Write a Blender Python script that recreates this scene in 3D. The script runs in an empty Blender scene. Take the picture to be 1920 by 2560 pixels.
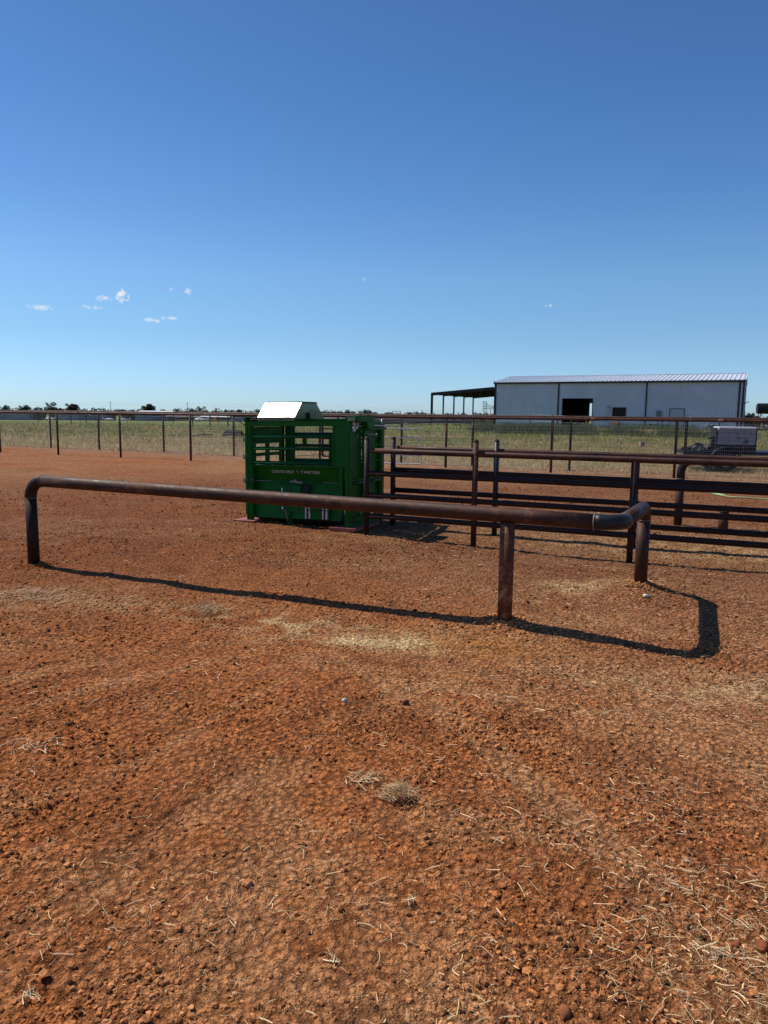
import bpy, math, random
import numpy as np
from math import radians, sin, cos, pi, sqrt, atan2
from mathutils import Vector, Matrix

scene = bpy.context.scene
COL = scene.collection
rnd = random.Random(7)
UZ = Vector((0, 0, 1))
U = Vector((.905, -.425, 0)).normalized()          # direction every fence, the chute and the rail run in
V = Vector((-U.y, U.x, 0))                         # away from the viewer
SUN_EL = radians(54)
_az = atan2(U.y, U.x) - radians(2.5)               # compass line of the shadows, a touch off the fence lines
SUN_DIR = Vector((-cos(_az) * cos(SUN_EL), -sin(_az) * cos(SUN_EL), sin(SUN_EL)))

# ---------------------------------------------------------------- terrain height
_perm = np.random.RandomState(11).permutation(1024)
_gr = np.random.RandomState(12).uniform(0, 2 * pi, 1024)
_gx, _gy = np.cos(_gr), np.sin(_gr)


def perlin(x, y):
    xi = np.floor(x).astype(np.int64); yi = np.floor(y).astype(np.int64)
    xf = x - xi; yf = y - yi
    u = xf * xf * xf * (xf * (xf * 6 - 15) + 10); v = yf * yf * yf * (yf * (yf * 6 - 15) + 10)

    def g(ix, iy, dx, dy):
        h = _perm[(_perm[ix & 1023] + iy) & 1023]
        return _gx[h] * dx + _gy[h] * dy
    a = g(xi, yi, xf, yf); b = g(xi + 1, yi, xf - 1, yf)
    c = g(xi, yi + 1, xf, yf - 1); d = g(xi + 1, yi + 1, xf - 1, yf - 1)
    return (a + (b - a) * u) * (1 - v) + (c + (d - c) * u) * v


def fbm(x, y, f, o=3):
    s = 0; a = 1
    for i in range(o):
        s = s + a * perlin(x * f + 13.7 * i, y * f - 7.1 * i); f *= 2.03; a *= .5
    return s


def sstep(a, b, x):
    t = np.clip((x - a) / (b - a), 0, 1)
    return t * t * (3 - 2 * t)


def gauss(x, y, cx, cy, s, s2=None, ang=0.):
    dx = x - cx; dy = y - cy
    if s2 is None:
        return np.exp(-(dx * dx + dy * dy) / (s * s))
    a = dx * cos(ang) + dy * sin(ang); b = -dx * sin(ang) + dy * cos(ang)
    return np.exp(-(a * a / (s * s) + b * b / (s2 * s2)))


TRACKS = [[(-1.5, 1.2), (-1.13, 2.01), (-1.01, 2.3), (-.61, 3.03), (-.05, 3.76), (.37, 4.62)], [(.12, 4.77), (.67, 4.02), (1.22, 3.3), (1.54, 2.76), (1.8, 2.2)],
          [(-.01, 4.32), (.49, 3.5), (.85, 2.69), (.96, 2.08), (.91, 1.5)], [(-3.4, 3.5), (-2.29, 4.25), (-1.73, 4.71), (-.92, 5.18), (-.18, 5.52)], [(-.37, 1.2), (-.43, 2.37), (-.44, 3.04), (-.22, 3.72)]]


def track_mask(x, y):
    """(mask 0..1, distance along the tyre track)"""
    best = np.full(np.shape(x), 9.); along = np.zeros(np.shape(x)); side = np.zeros(np.shape(x))
    for tr in TRACKS:
        s0 = 0.
        for (ax, ay), (bx_, by_) in zip(tr[:-1], tr[1:]):
            dx, dy = bx_ - ax, by_ - ay; L2 = dx * dx + dy * dy; L = sqrt(L2)
            t = np.clip(((x - ax) * dx + (y - ay) * dy) / L2, 0, 1)
            ex = x - ax - t * dx; ey = y - ay - t * dy; d = np.sqrt(ex * ex + ey * ey)
            k = d < best
            best = np.where(k, d, best); along = np.where(k, s0 + t * L, along); side = np.where(k, (ex * dy - ey * dx) / L, side); s0 += L
    m = sstep(.12, .07, best) * np.clip(.55 + 1.6 * fbm(x + 2, y + 7, 1.3, 2), 0, 1)
    return m, along, side


POSTS = [(-3.66, 7.61), (.945, 5.59), (2.33, 6.57)]


def base_h(x, y):
    x = np.asarray(x, float); y = np.asarray(y, float)
    r = np.sqrt(x * x + y * y)
    z = .02 * gauss(x, y, .95, 5.5, .55) - .035 * gauss(x, y, 2.3, 5.1, .7) + .1 * gauss(x, y, 2.33, 6.57, .42)
    z = z - .095 * gauss(x, y, 2.55, 8.65, 3.2, .95, atan2(-.425, .905))
    z = z - .03 * gauss(x, y, 2.6, 9.35, 3.2, .28, atan2(-.425, .905))
    z = z - .01 * gauss(x, y, -3.6, 7.5, .6)
    ta = (x + 3.66) * .914 - (y - 7.61) * .405; q = -((x + 3.66) * .405 + (y - 7.61) * .914)
    z = z - (.030 + .035 * sstep(2, 5, ta)) * sstep(-.12, .30, q) * (1 - sstep(.55, 1.7, q)) * sstep(-1, .6, ta) * (1 - sstep(6.6, 7.6, ta))
    for px_, py_ in POSTS: z = z + .022 * gauss(x, y, px_, py_, .15)
    z = z - .0098 * np.clip(r - 92, 0, 310) * sstep(88, 130, r)
    z = z + .45 * sstep(26, 12, np.sqrt((x - 23) ** 2 / 1.5 + (y - 78) ** 2))
    return z


_hr = np.random.RandomState(21)
HOOF = [(x_, y_, a_) for x_, y_, a_ in zip(_hr.uniform(-2.6, 3.2, 46), _hr.uniform(1.7, 7.2, 46), _hr.uniform(0, 2 * pi, 46))]


def scuffs(x, y):
    """shallow hoof and boot dents pressed into the soil"""
    z = np.zeros(np.shape(x))
    for hx, hy, ha in HOOF:
        k = (np.abs(x - hx) < .2) & (np.abs(y - hy) < .2)
        if not np.any(k): continue
        dx = x[k] - hx; dy = y[k] - hy; a_ = dx * cos(ha) + dy * sin(ha); b_ = -dx * sin(ha) + dy * cos(ha)
        q = np.sqrt((a_ / .065) ** 2 + (b_ / .045) ** 2)
        z[k] += -.013 * sstep(1.15, .7, q) + .007 * np.exp(-((q - 1.35) / .3) ** 2)
    return z


def k3_(r): return sstep(8, 3, r)


def soil_h(x, y):
    """small relief of the worked red soil, fades out into the grass"""
    r = np.sqrt(x * x + y * y)
    z = .020 * fbm(x, y, .9, 2)
    z = z + .019 * fbm(x + 40, y, 2.7, 2)
    k = np.clip(1.4 - r / 22, .15, 1)
    z = z + .006 * k * fbm(x, y + 9, 9, 2)
    k2 = sstep(26, 6, r)
    n = fbm(x, y, 30, 2)
    if np.ndim(x): z = z + scuffs(x, y)
    tm, al, sd = track_mask(x, y)
    rough = np.clip(.6 + 1.1 * fbm(x + 5, y + 3, .55, 2), .22, 1) * (1 - .75 * tm)
    z = z - .012 * tm + .0022 * tm * np.sin((al + np.abs(sd) * .9) * 2 * pi / .075) * k3_(r)
    z = z + (.0125 * np.abs(n) * 1.6 + .006 * n) * k2 * rough
    k3 = sstep(7, 2.5, r)
    z = z + .0065 * np.abs(perlin(x * 75, y * 75)) * 2 * k3 * rough
    return z


def ground(x, y):
    return float(base_h(x, y) + soil_h(np.asarray(float(x)), np.asarray(float(y))))


def gz(x, y):
    return float(base_h(x, y)) + float(.020 * fbm(np.asarray(float(x)), np.asarray(float(y)), .9, 2))


# ---------------------------------------------------------------- materials
def new_mat(name):
    m = bpy.data.materials.new(name); m.use_nodes = True
    nt = m.node_tree
    b = nt.nodes['Principled BSDF']
    return m, nt, b


def coords(nt, kind='Object'):
    t = nt.nodes.new('ShaderNodeTexCoord')
    return t.outputs[kind]


def noise(nt, vec, scale, detail=4, rough=.55, dist=0.):
    n = nt.nodes.new('ShaderNodeTexNoise'); n.inputs['Scale'].default_value = scale
    n.inputs['Detail'].default_value = detail; n.inputs['Roughness'].default_value = rough
    n.inputs['Distortion'].default_value = dist
    nt.links.new(vec, n.inputs['Vector'])
    return n.outputs['Fac']


def ramp(nt, fac, stops):
    r = nt.nodes.new('ShaderNodeValToRGB')
    e = r.color_ramp.elements
    while len(e) > 1: e.remove(e[-1])
    e[0].position = stops[0][0]; e[0].color = (*stops[0][1], 1)
    for p, c in stops[1:]:
        k = e.new(p); k.color = (*c, 1)
    nt.links.new(fac, r.inputs['Fac'])
    return r.outputs['Color']


def mixc(nt, fac, a, b, mode='MIX'):
    n = nt.nodes.new('ShaderNodeMix'); n.data_type = 'RGBA'; n.blend_type = mode
    for s, v in ((n.inputs[0], fac), (n.inputs[6], a), (n.inputs[7], b)):
        if hasattr(v, 'links'): nt.links.new(v, s)
        elif isinstance(v, (tuple, list)): s.default_value = (*v, 1)
        else: s.default_value = v
    return n.outputs[2]


def math_n(nt, op, a, b=0., c=None, clamp=False):
    n = nt.nodes.new('ShaderNodeMath'); n.operation = op; n.use_clamp = clamp
    for i, v in enumerate((a, b) if c is None else (a, b, c)):
        if hasattr(v, 'links'): nt.links.new(v, n.inputs[i])
        else: n.inputs[i].default_value = v
    return n.outputs[0]


def bump(nt, b, h, dist, strength=1.):
    n = nt.nodes.new('ShaderNodeBump'); n.inputs['Distance'].default_value = dist
    n.inputs['Strength'].default_value = strength
    nt.links.new(h, n.inputs['Height']); nt.links.new(n.outputs['Normal'], b.inputs['Normal'])


def simple(name, col, rough=.5, metal=0., var=.25, scale=6., bmp=0., spec=.5, coat=0.):
    m, nt, b = new_mat(name)
    v = coords(nt)
    f = noise(nt, v, scale, 5, .6)
    lo = tuple(c * (1 - var) for c in col); hi = tuple(min(1, c * (1 + var)) for c in col)
    nt.links.new(ramp(nt, f, [(.3, lo), (.7, hi)]), b.inputs['Base Color'])
    r = nt.nodes.new('ShaderNodeMapRange'); nt.links.new(f, r.inputs[0])
    r.inputs[3].default_value = max(0, rough - .08); r.inputs[4].default_value = min(1, rough + .08)
    nt.links.new(r.outputs[0], b.inputs['Roughness'])
    b.inputs['Metallic'].default_value = metal
    b.inputs['Specular IOR Level'].default_value = spec
    b.inputs['Coat Weight'].default_value = coat
    b.inputs['Coat Roughness'].default_value = .08
    if bmp: bump(nt, b, noise(nt, v, scale * 6, 4), bmp)
    return m


def pipe_mat(name, dark=(.035, .014, .010), mid=(.085, .030, .017), light=(.21, .095, .060), rough=.42, sc=1.):
    m, nt, b = new_mat(name)
    v = coords(nt)
    n1 = noise(nt, v, 5 * sc, 8, .65, .4)
    n2 = noise(nt, v, 38 * sc, 6, .7)
    n3 = noise(nt, v, 1.3 * sc, 3, .5)
    f = math_n(nt, 'ADD', math_n(nt, 'MULTIPLY', n1, .55), math_n(nt, 'ADD', math_n(nt, 'MULTIPLY', n2, .3), math_n(nt, 'MULTIPLY', n3, .15)))
    c = ramp(nt, f, [(.38, dark), (.46, mid), (.54, (mid[0] * 1.5, mid[1] * 1.3, mid[2] * 1.2)), (.64, light)])
    # scratches and mill scale
    v2 = nt.nodes.new('ShaderNodeTexVoronoi'); v2.inputs['Scale'].default_value = 90 * sc; nt.links.new(v, v2.inputs['Vector'])
    sp = math_n(nt, 'LESS_THAN', v2.outputs['Distance'], .13)
    c = mixc(nt, math_n(nt, 'MULTIPLY', sp, .5), c, (.3, .17, .11))
    nt.links.new(c, b.inputs['Base Color'])
    b.inputs['Metallic'].default_value = .12; b.inputs['Specular IOR Level'].default_value = .32
    r = nt.nodes.new('ShaderNodeMapRange'); nt.links.new(f, r.inputs[0])
    r.inputs[1].default_value = .35; r.inputs[2].default_value = .65
    r.inputs[3].default_value = rough - .14; r.inputs[4].default_value = rough + .28
    nt.links.new(r.outputs[0], b.inputs['Roughness'])
    bump(nt, b, math_n(nt, 'ADD', n2, n1), .0025, .9)
    return m


M = {}
M['pipe'] = pipe_mat('rusty_pipe_steel', (.016, .007, .004), (.048, .019, .010), (.18, .088, .048), .54)
M['pipe_dark'] = pipe_mat('dark_rusty_pipe_steel', (.008, .005, .004), (.020, .008, .006), (.05, .023, .016), .55)
M['pipe_red'] = pipe_mat('red_rusty_pipe_steel', (.018, .007, .004), (.048, .018, .010), (.13, .055, .030), .52)
M['post_rust'] = pipe_mat('flaking_pipe_steel', (.020, .010, .008), (.085, .034, .018), (.42, .25, .14), .65, 1.4)
M['mill'] = simple('black_mill_scale_steel', (.018, .020, .023), .46, .2, .35, 8, .0010, spec=.35)
M['weld'] = simple('pale_weld_bead', (.22, .17, .13), .55, .3, .5, 60, .002)
M['galv'] = simple('galvanised_steel', (.50, .50, .50), .35, .5, .3, 14)
M['wire'] = simple('galvanised_wire', (.55, .55, .53), .4, .4, .2, 10)
M['graysteel'] = simple('grey_bolt_steel', (.20, .21, .22), .4, .5, .4, 30)
M['black'] = simple('black_rubber', (.010, .010, .011), .7, 0, .3, 20, spec=.15)
M['black_metal'] = simple('black_painted_metal', (.012, .013, .015), .5, 0, .3, 6, spec=.22)
M['dark_trim'] = simple('dark_brown_metal_trim', (.012, .009, .012), .4, .2, .2, 2)
M['white'] = simple('white_paint', (.7, .7, .7), .5, 0, .1, 4)
M['textgray'] = simple('grey_decal', (.52, .52, .48), .55, 0, .15, 30)
M['textdim'] = simple('dim_grey_decal', (.15, .16, .16), .5, 0, .15, 30)
M['red_steel'] = simple('red_oxide_plate', (.32, .085, .06), .55, .1, .35, 14, .001)


def green_mat(name, col, rough=.22):
    m, nt, b = new_mat(name)
    v = coords(nt)
    f = noise(nt, v, 2.5, 6, .6)
    dirt = noise(nt, v, 14, 7, .7, .3)
    c = ramp(nt, f, [(.3, tuple(x * .8 for x in col)), (.7, tuple(x * 1.15 for x in col))])
    d = math_n(nt, 'MULTIPLY', math_n(nt, 'GREATER_THAN', dirt, .66), .25)
    c = mixc(nt, d, c, (.09, .06, .035))
    nt.links.new(c, b.inputs['Base Color'])
    r = nt.nodes.new('ShaderNodeMapRange'); nt.links.new(dirt, r.inputs[0])
    r.inputs[1].default_value = .3; r.inputs[2].default_value = .7
    r.inputs[3].default_value = rough; r.inputs[4].default_value = rough + (.12 if rough > .2 else .035)
    nt.links.new(r.outputs[0], b.inputs['Roughness'])
    b.inputs['Specular IOR Level'].default_value = .14 if rough > .27 else .9
    # slightly wavy sheet steel
    bump(nt, b, noise(nt, v, 3.5, 2, .4), .006, .5)
    return m


M['green'] = green_mat('green_powder_coat', (.005, .112, .010), .34)
M['green_tube'] = green_mat('green_tube_paint', (.005, .080, .022), .32)
M['hood'] = green_mat('glossy_green_hood', (.010, .085, .020), .12)


# ---------------------------------------------------------------- geometry helpers
class MB:
    def __init__(s):
        s.v = []; s.f = []; s.sm = []

    def add(s, vs, fs, smooth=False):
        o = len(s.v); s.v.extend([tuple(p) for p in vs])
        for f in fs:
            s.f.append(tuple(i + o for i in f)); s.sm.append(smooth)

    def box(s, c, ax, ay, az, sx, sy, sz):
        """c centre, unit axes, full sizes"""
        c = Vector(c); vs = []
        for k in (-.5, .5):
            for j in (-.5, .5):
                for i in (-.5, .5):
                    vs.append(c + ax * (sx * i) + ay * (sy * j) + az * (sz * k))
        s.add(vs, [(0, 2, 3, 1), (4, 5, 7, 6), (0, 1, 5, 4), (2, 6, 7, 3), (0, 4, 6, 2), (1, 3, 7, 5)])

    def hexa(s, p):
        """eight corners: bottom four ccw, top four ccw"""
        s.add(p, [(3, 2, 1, 0), (4, 5, 6, 7), (0, 1, 5, 4), (1, 2, 6, 5), (2, 3, 7, 6), (3, 0, 4, 7)])

    def tube(s, pts, r, n=14, caps=True, smooth=True, closed=False):
        pts = [Vector(p) for p in pts]
        rs = r if isinstance(r, (list, tuple)) else [r] * len(pts)
        m = len(pts); up = None; base = len(s.v); vs = []
        for i, p in enumerate(pts):
            if closed:
                t = (pts[(i + 1) % m] - pts[i - 1]).normalized()
            else:
                t = (pts[min(i + 1, m - 1)] - pts[max(i - 1, 0)]).normalized()
            if up is None:
                up = Vector((0, 0, 1)) if abs(t.z) < .9 else Vector((1, 0, 0))
            a = (up - t * up.dot(t)).normalized(); bb = t.cross(a); up = a
            for k in range(n):
                q = 2 * pi * k / n
                vs.append(p + a * (rs[i] * cos(q)) + bb * (rs[i] * sin(q)))
        fs = []
        for i in range(m if closed else m - 1):
            for k in range(n):
                a0 = i * n + k; a1 = i * n + (k + 1) % n
                b0 = ((i + 1) % m) * n + k; b1 = ((i + 1) % m) * n + (k + 1) % n
                fs.append((a0, a1, b1, b0))
        s.add(vs, fs, smooth)
        if caps and not closed:
            s.f.append(tuple(base + k for k in reversed(range(n)))); s.sm.append(False)
            s.f.append(tuple(base + (m - 1) * n + k for k in range(n))); s.sm.append(False)

    def ball(s, c, r, n=10, squash=1.):
        c = Vector(c); vs = []; fs = []
        rings = n // 2
        for i in range(rings + 1):
            th = pi * i / rings
            for k in range(n):
                ph = 2 * pi * k / n
                vs.append(c + Vector((r * sin(th) * cos(ph), r * sin(th) * sin(ph), r * cos(th) * squash)))
        for i in range(rings):
            for k in range(n):
                fs.append((i * n + k, (i + 1) * n + k, (i + 1) * n + (k + 1) % n, i * n + (k + 1) % n))
        s.add(vs, fs, True)

    def prism(s, poly, ext):
        """poly: list of Vectors (planar), ext: Vector"""
        n = len(poly); vs = [Vector(p) for p in poly] + [Vector(p) + ext for p in poly]
        fs = [tuple(reversed(range(n))), tuple(range(n, 2 * n))]
        for i in range(n): fs.append((i, (i + 1) % n, n + (i + 1) % n, n + i))
        s.add(vs, fs)

    def build(s, name, mat, parent=None, bevel=0., orig=None, seg=2):
        me = bpy.data.meshes.new(name)
        off = Vector((0, 0, 0))
        if parent is not None: off = Vector(parent['_w'])
        elif orig is not None: off = Vector(orig)
        vs = [(p[0] - off.x, p[1] - off.y, p[2] - off.z) for p in s.v]
        me.from_pydata(vs, [], s.f)
        me.polygons.foreach_set('use_smooth', s.sm)
        me.materials.append(mat); me.update()
        o = bpy.data.objects.new(name, me); COL.objects.link(o)
        if parent is not None:
            o.parent = parent; o['_w'] = list(off)
        else:
            o.location = off; o['_w'] = list(off)
        if bevel:
            md = o.modifiers.new('edge', 'BEVEL'); md.width = bevel; md.segments = seg; md.limit_method = 'ANGLE'
            md.angle_limit = radians(40)
        return o


def thing(name, label, cat, loc, group=None):
    o = bpy.data.objects.new(name, None); COL.objects.link(o)
    o.location = loc; o['_w'] = list(loc); o.empty_display_size = .3
    o['label'] = label; o['category'] = cat
    if group: o['group'] = group
    return o


def tag(o, label=None, cat=None, group=None, kind=None):
    if label: o['label'] = label
    if cat: o['category'] = cat
    if group: o['group'] = group
    if kind: o['kind'] = kind
    return o


def fillet(pts, rad, n=8):
    """replace inner corners by arcs"""
    out = [Vector(pts[0])]
    for i in range(1, len(pts) - 1):
        a, b, c = Vector(pts[i - 1]), Vector(pts[i]), Vector(pts[i + 1])
        r = rad[i - 1] if isinstance(rad, (list, tuple)) else rad
        d1 = (a - b).normalized(); d2 = (c - b).normalized()
        ang = d1.angle(d2); t = r / math.tan(ang / 2)
        p1 = b + d1 * t; p2 = b + d2 * t
        ctr = b + (d1 + d2).normalized() * (r / sin(ang / 2))
        v1 = p1 - ctr; v2 = p2 - ctr; tot = v1.angle(v2)
        for k in range(n + 1):
            f = k / n
            w = (v1 * sin((1 - f) * tot) + v2 * sin(f * tot)) / sin(tot)
            out.append(ctr + w)
    out.append(Vector(pts[-1]))
    return out


def np_mesh(name, verts, faces, mat, smooth=False, col=None):
    """verts (n,3), faces (m,k) constant k"""
    me = bpy.data.meshes.new(name)
    n = len(verts); m, k = faces.shape
    me.vertices.add(n); me.vertices.foreach_set('co', np.ascontiguousarray(verts, dtype=np.float32).ravel())
    me.loops.add(m * k); me.loops.foreach_set('vertex_index', np.ascontiguousarray(faces, dtype=np.int32).ravel())
    me.polygons.add(m)
    me.polygons.foreach_set('loop_start', np.arange(0, m * k, k, dtype=np.int32))
    me.polygons.foreach_set('use_smooth', np.full(m, smooth))
    me.update(calc_edges=True)
    if col is not None:
        a = me.color_attributes.new('Col', 'FLOAT_COLOR', 'POINT')
        c = np.ones((n, 4), np.float32); c[:, :col.shape[1]] = col
        a.data.foreach_set('color', c.ravel())
    if mat: me.materials.append(mat)
    o = bpy.data.objects.new(name, me); COL.objects.link(o)
    return o


def attr_mat(name, rough=.8, spec=.25, var=.2, scale=30., bmp=0., trans=0.):
    m, nt, b = new_mat(name)
    a = nt.nodes.new('ShaderNodeAttribute'); a.attribute_name = 'Col'
    v = coords(nt)
    f = noise(nt, v, scale, 4, .6)
    c = mixc(nt, 1., a.outputs['Color'], ramp(nt, f, [(.3, (1 - var,) * 3), (.7, (1 + var,) * 3)]), 'MULTIPLY')
    nt.links.new(c, b.inputs['Base Color'])
    b.inputs['Roughness'].default_value = rough
    b.inputs['Specular IOR Level'].default_value = spec
    if bmp: bump(nt, b, noise(nt, v, scale * 3, 4), bmp)
    return m


# ---------------------------------------------------------------- camera, sky, sun
cam = bpy.data.cameras.new('camera'); co = bpy.data.objects.new('camera', cam); COL.objects.link(co)
cam.sensor_fit = 'VERTICAL'; cam.sensor_height = 36; cam.lens = 36 * 1850 / 2560
cam.clip_start = .05; cam.clip_end = 12000
co.matrix_world = Matrix.Translation((0, 0, 1.6)) @ Matrix.Rotation(radians(90 - 7.54), 4, 'X') @ Matrix.Rotation(radians(.6), 4, 'Z')
scene.camera = co
scene.view_settings.view_transform = 'Standard'; scene.view_settings.look = 'None'
scene.view_settings.exposure = 0; scene.view_settings.gamma = 1

sun = bpy.data.lights.new('sun', 'SUN'); so = bpy.data.objects.new('sun', sun); COL.objects.link(so)
sun.energy = 5.0; sun.angle = radians(.53); sun.color = (1, .93, .82)
so.rotation_euler = SUN_DIR.to_track_quat('Z', 'Y').to_euler()
so.location = (0, 0, 30)

w = bpy.data.worlds.new('World'); scene.world = w; w.use_nodes = True
nt = w.node_tree
bg = nt.nodes['Background']
sky = nt.nodes.new('ShaderNodeTexSky'); sky.sky_type = 'NISHITA'; sky.sun_disc = False
sky.sun_elevation = SUN_EL; sky.sun_rotation = atan2(SUN_DIR.x, SUN_DIR.y) % (2 * pi)
sky.altitude = 300; sky.air_density = 1.0; sky.dust_density = .35; sky.ozone_density = 2.2
SKY_STRENGTH = .17
bg.inputs['Strength'].default_value = SKY_STRENGTH
# thin little fair weather clouds low in the sky, as soft noisy patches in fixed compass directions
CLOUDS = [(-24.4, 7.0, .60, .17, .8), (-21.3, 7.2, .66, .13, .7), (-20.3, 7.84, .58, .17, .7), (-19.16, 8.07, .42, .34, 1.3),
          (-17.2, 6.5, .78, .12, .75), (-16.0, 6.72, .56, .10, .6), (-14.84, 8.58, .38, .24, .95), (-15.75, 8.75, .14, .13, .4),
          (-1.65, 9.9, .30, .10, .25), (12.1, 7.96, .27, .11, .6)]
gen = nt.nodes.new('ShaderNodeTexCoord').outputs['Generated']
nz = noise(nt, gen, 115, 6, .6, .8)
nz2 = noise(nt, gen, 60, 4, .6, .4)
total = None
for az, el, wa, ha, st in CLOUDS:
    a, e = radians(az), radians(el)
    rt = Vector((cos(a), -sin(a), 0)); up = Vector((-sin(a) * sin(e), -cos(a) * sin(e), cos(e)))
    outs = []
    for vec, size in ((rt, radians(wa * 1.2)), (up, radians(ha * 1.3))):
        d = nt.nodes.new('ShaderNodeVectorMath'); d.operation = 'DOT_PRODUCT'
        nt.links.new(gen, d.inputs[0]); d.inputs[1].default_value = vec / size
        sh = 0.
        if vec is up: sh = 0.
        outs.append(math_n(nt, 'POWER', math_n(nt, 'ABSOLUTE', d.outputs['Value']), 2.))
    d2 = math_n(nt, 'ADD', outs[0], outs[1])
    fw = nt.nodes.new('ShaderNodeVectorMath'); fw.operation = 'DOT_PRODUCT'
    nt.links.new(gen, fw.inputs[0]); fw.inputs[1].default_value = (sin(a) * cos(e), cos(a) * cos(e), sin(e))
    front = math_n(nt, 'GREATER_THAN', fw.outputs['Value'], .5)
    m = math_n(nt, 'SUBTRACT', 1.0, math_n(nt, 'SQRT', d2))
    m = math_n(nt, 'ADD', m, math_n(nt, 'MULTIPLY', math_n(nt, 'SUBTRACT', nz, .52), 5.0))
    m = math_n(nt, 'ADD', m, math_n(nt, 'MULTIPLY', math_n(nt, 'SUBTRACT', nz2, .5), 1.5))
    m = math_n(nt, 'MULTIPLY', math_n(nt, 'MULTIPLY', m, .95 * st, clamp=True), front, clamp=True)
    env = math_n(nt, 'SUBTRACT', 1.9, math_n(nt, 'SQRT', d2), clamp=True)
    m = math_n(nt, 'MULTIPLY', m, env)
    total = m if total is None else math_n(nt, 'MAXIMUM', total, m)
sepz = nt.nodes.new('ShaderNodeSeparateXYZ'); nt.links.new(gen, sepz.inputs[0])
tint = ramp(nt, sepz.outputs[2], [(0., (.40, .585, .88)), (.03, (.392, .565, .85)), (.098, (.38, .53, .69)), (.172, (.40, .56, .70)), (.264, (.325, .50, .68)), (.368, (.273, .453, .638)), (.456, (.27, .427, .60)), (.8, (.25, .40, .56))])
graded = mixc(nt, 1., sky.outputs[0], tint, 'MULTIPLY')
cl = mixc(nt, math_n(nt, 'MULTIPLY', total, .95, clamp=True), graded, (4.9, 5.1, 5.3))
nt.links.new(cl, bg.inputs['Color'])

# ---------------------------------------------------------------- ground
# fence line (used to change from soil to grass)
FB = [(-23.5, 36.6), (-14.42, 32.07), (-11.85, 30.8), (-8.72, 29.3), (-5.57, 27.4), (-1.6, 25.3), (.55, 24.3), (2.72, 23.0), (5.48, 21.93), (8.3, 20.5), (11.1, 19.1), (13.9, 17.9), (19, 15.6)]
FA = [(-20.3, 30.7), (-17.4, 29.4), (-14.63, 28.22), (-11.92, 27.07), (-9.23, 25.92), (-6.42, 24.55), (-3.75, 23.6), (-2.0, 22.9), (1.85, 22.39), (4.72, 20.98), (7.67, 19.57), (10.4, 18.2), (13.2, 16.9), (18.5, 14.5)]


def line_dist(x, y):
    """positive beyond the wire fence (grass side)"""
    px = np.array([p[0] for p in FB]); py = np.array([p[1] for p in FB])
    yy = np.interp(x, px, py)
    yy = np.where(x < px[0], py[0] + (px[0] - x) * .42, yy); yy = np.where(x > px[-1], py[-1] - (x - px[-1]) * .42, yy)
    return (y - yy) * .905


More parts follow.
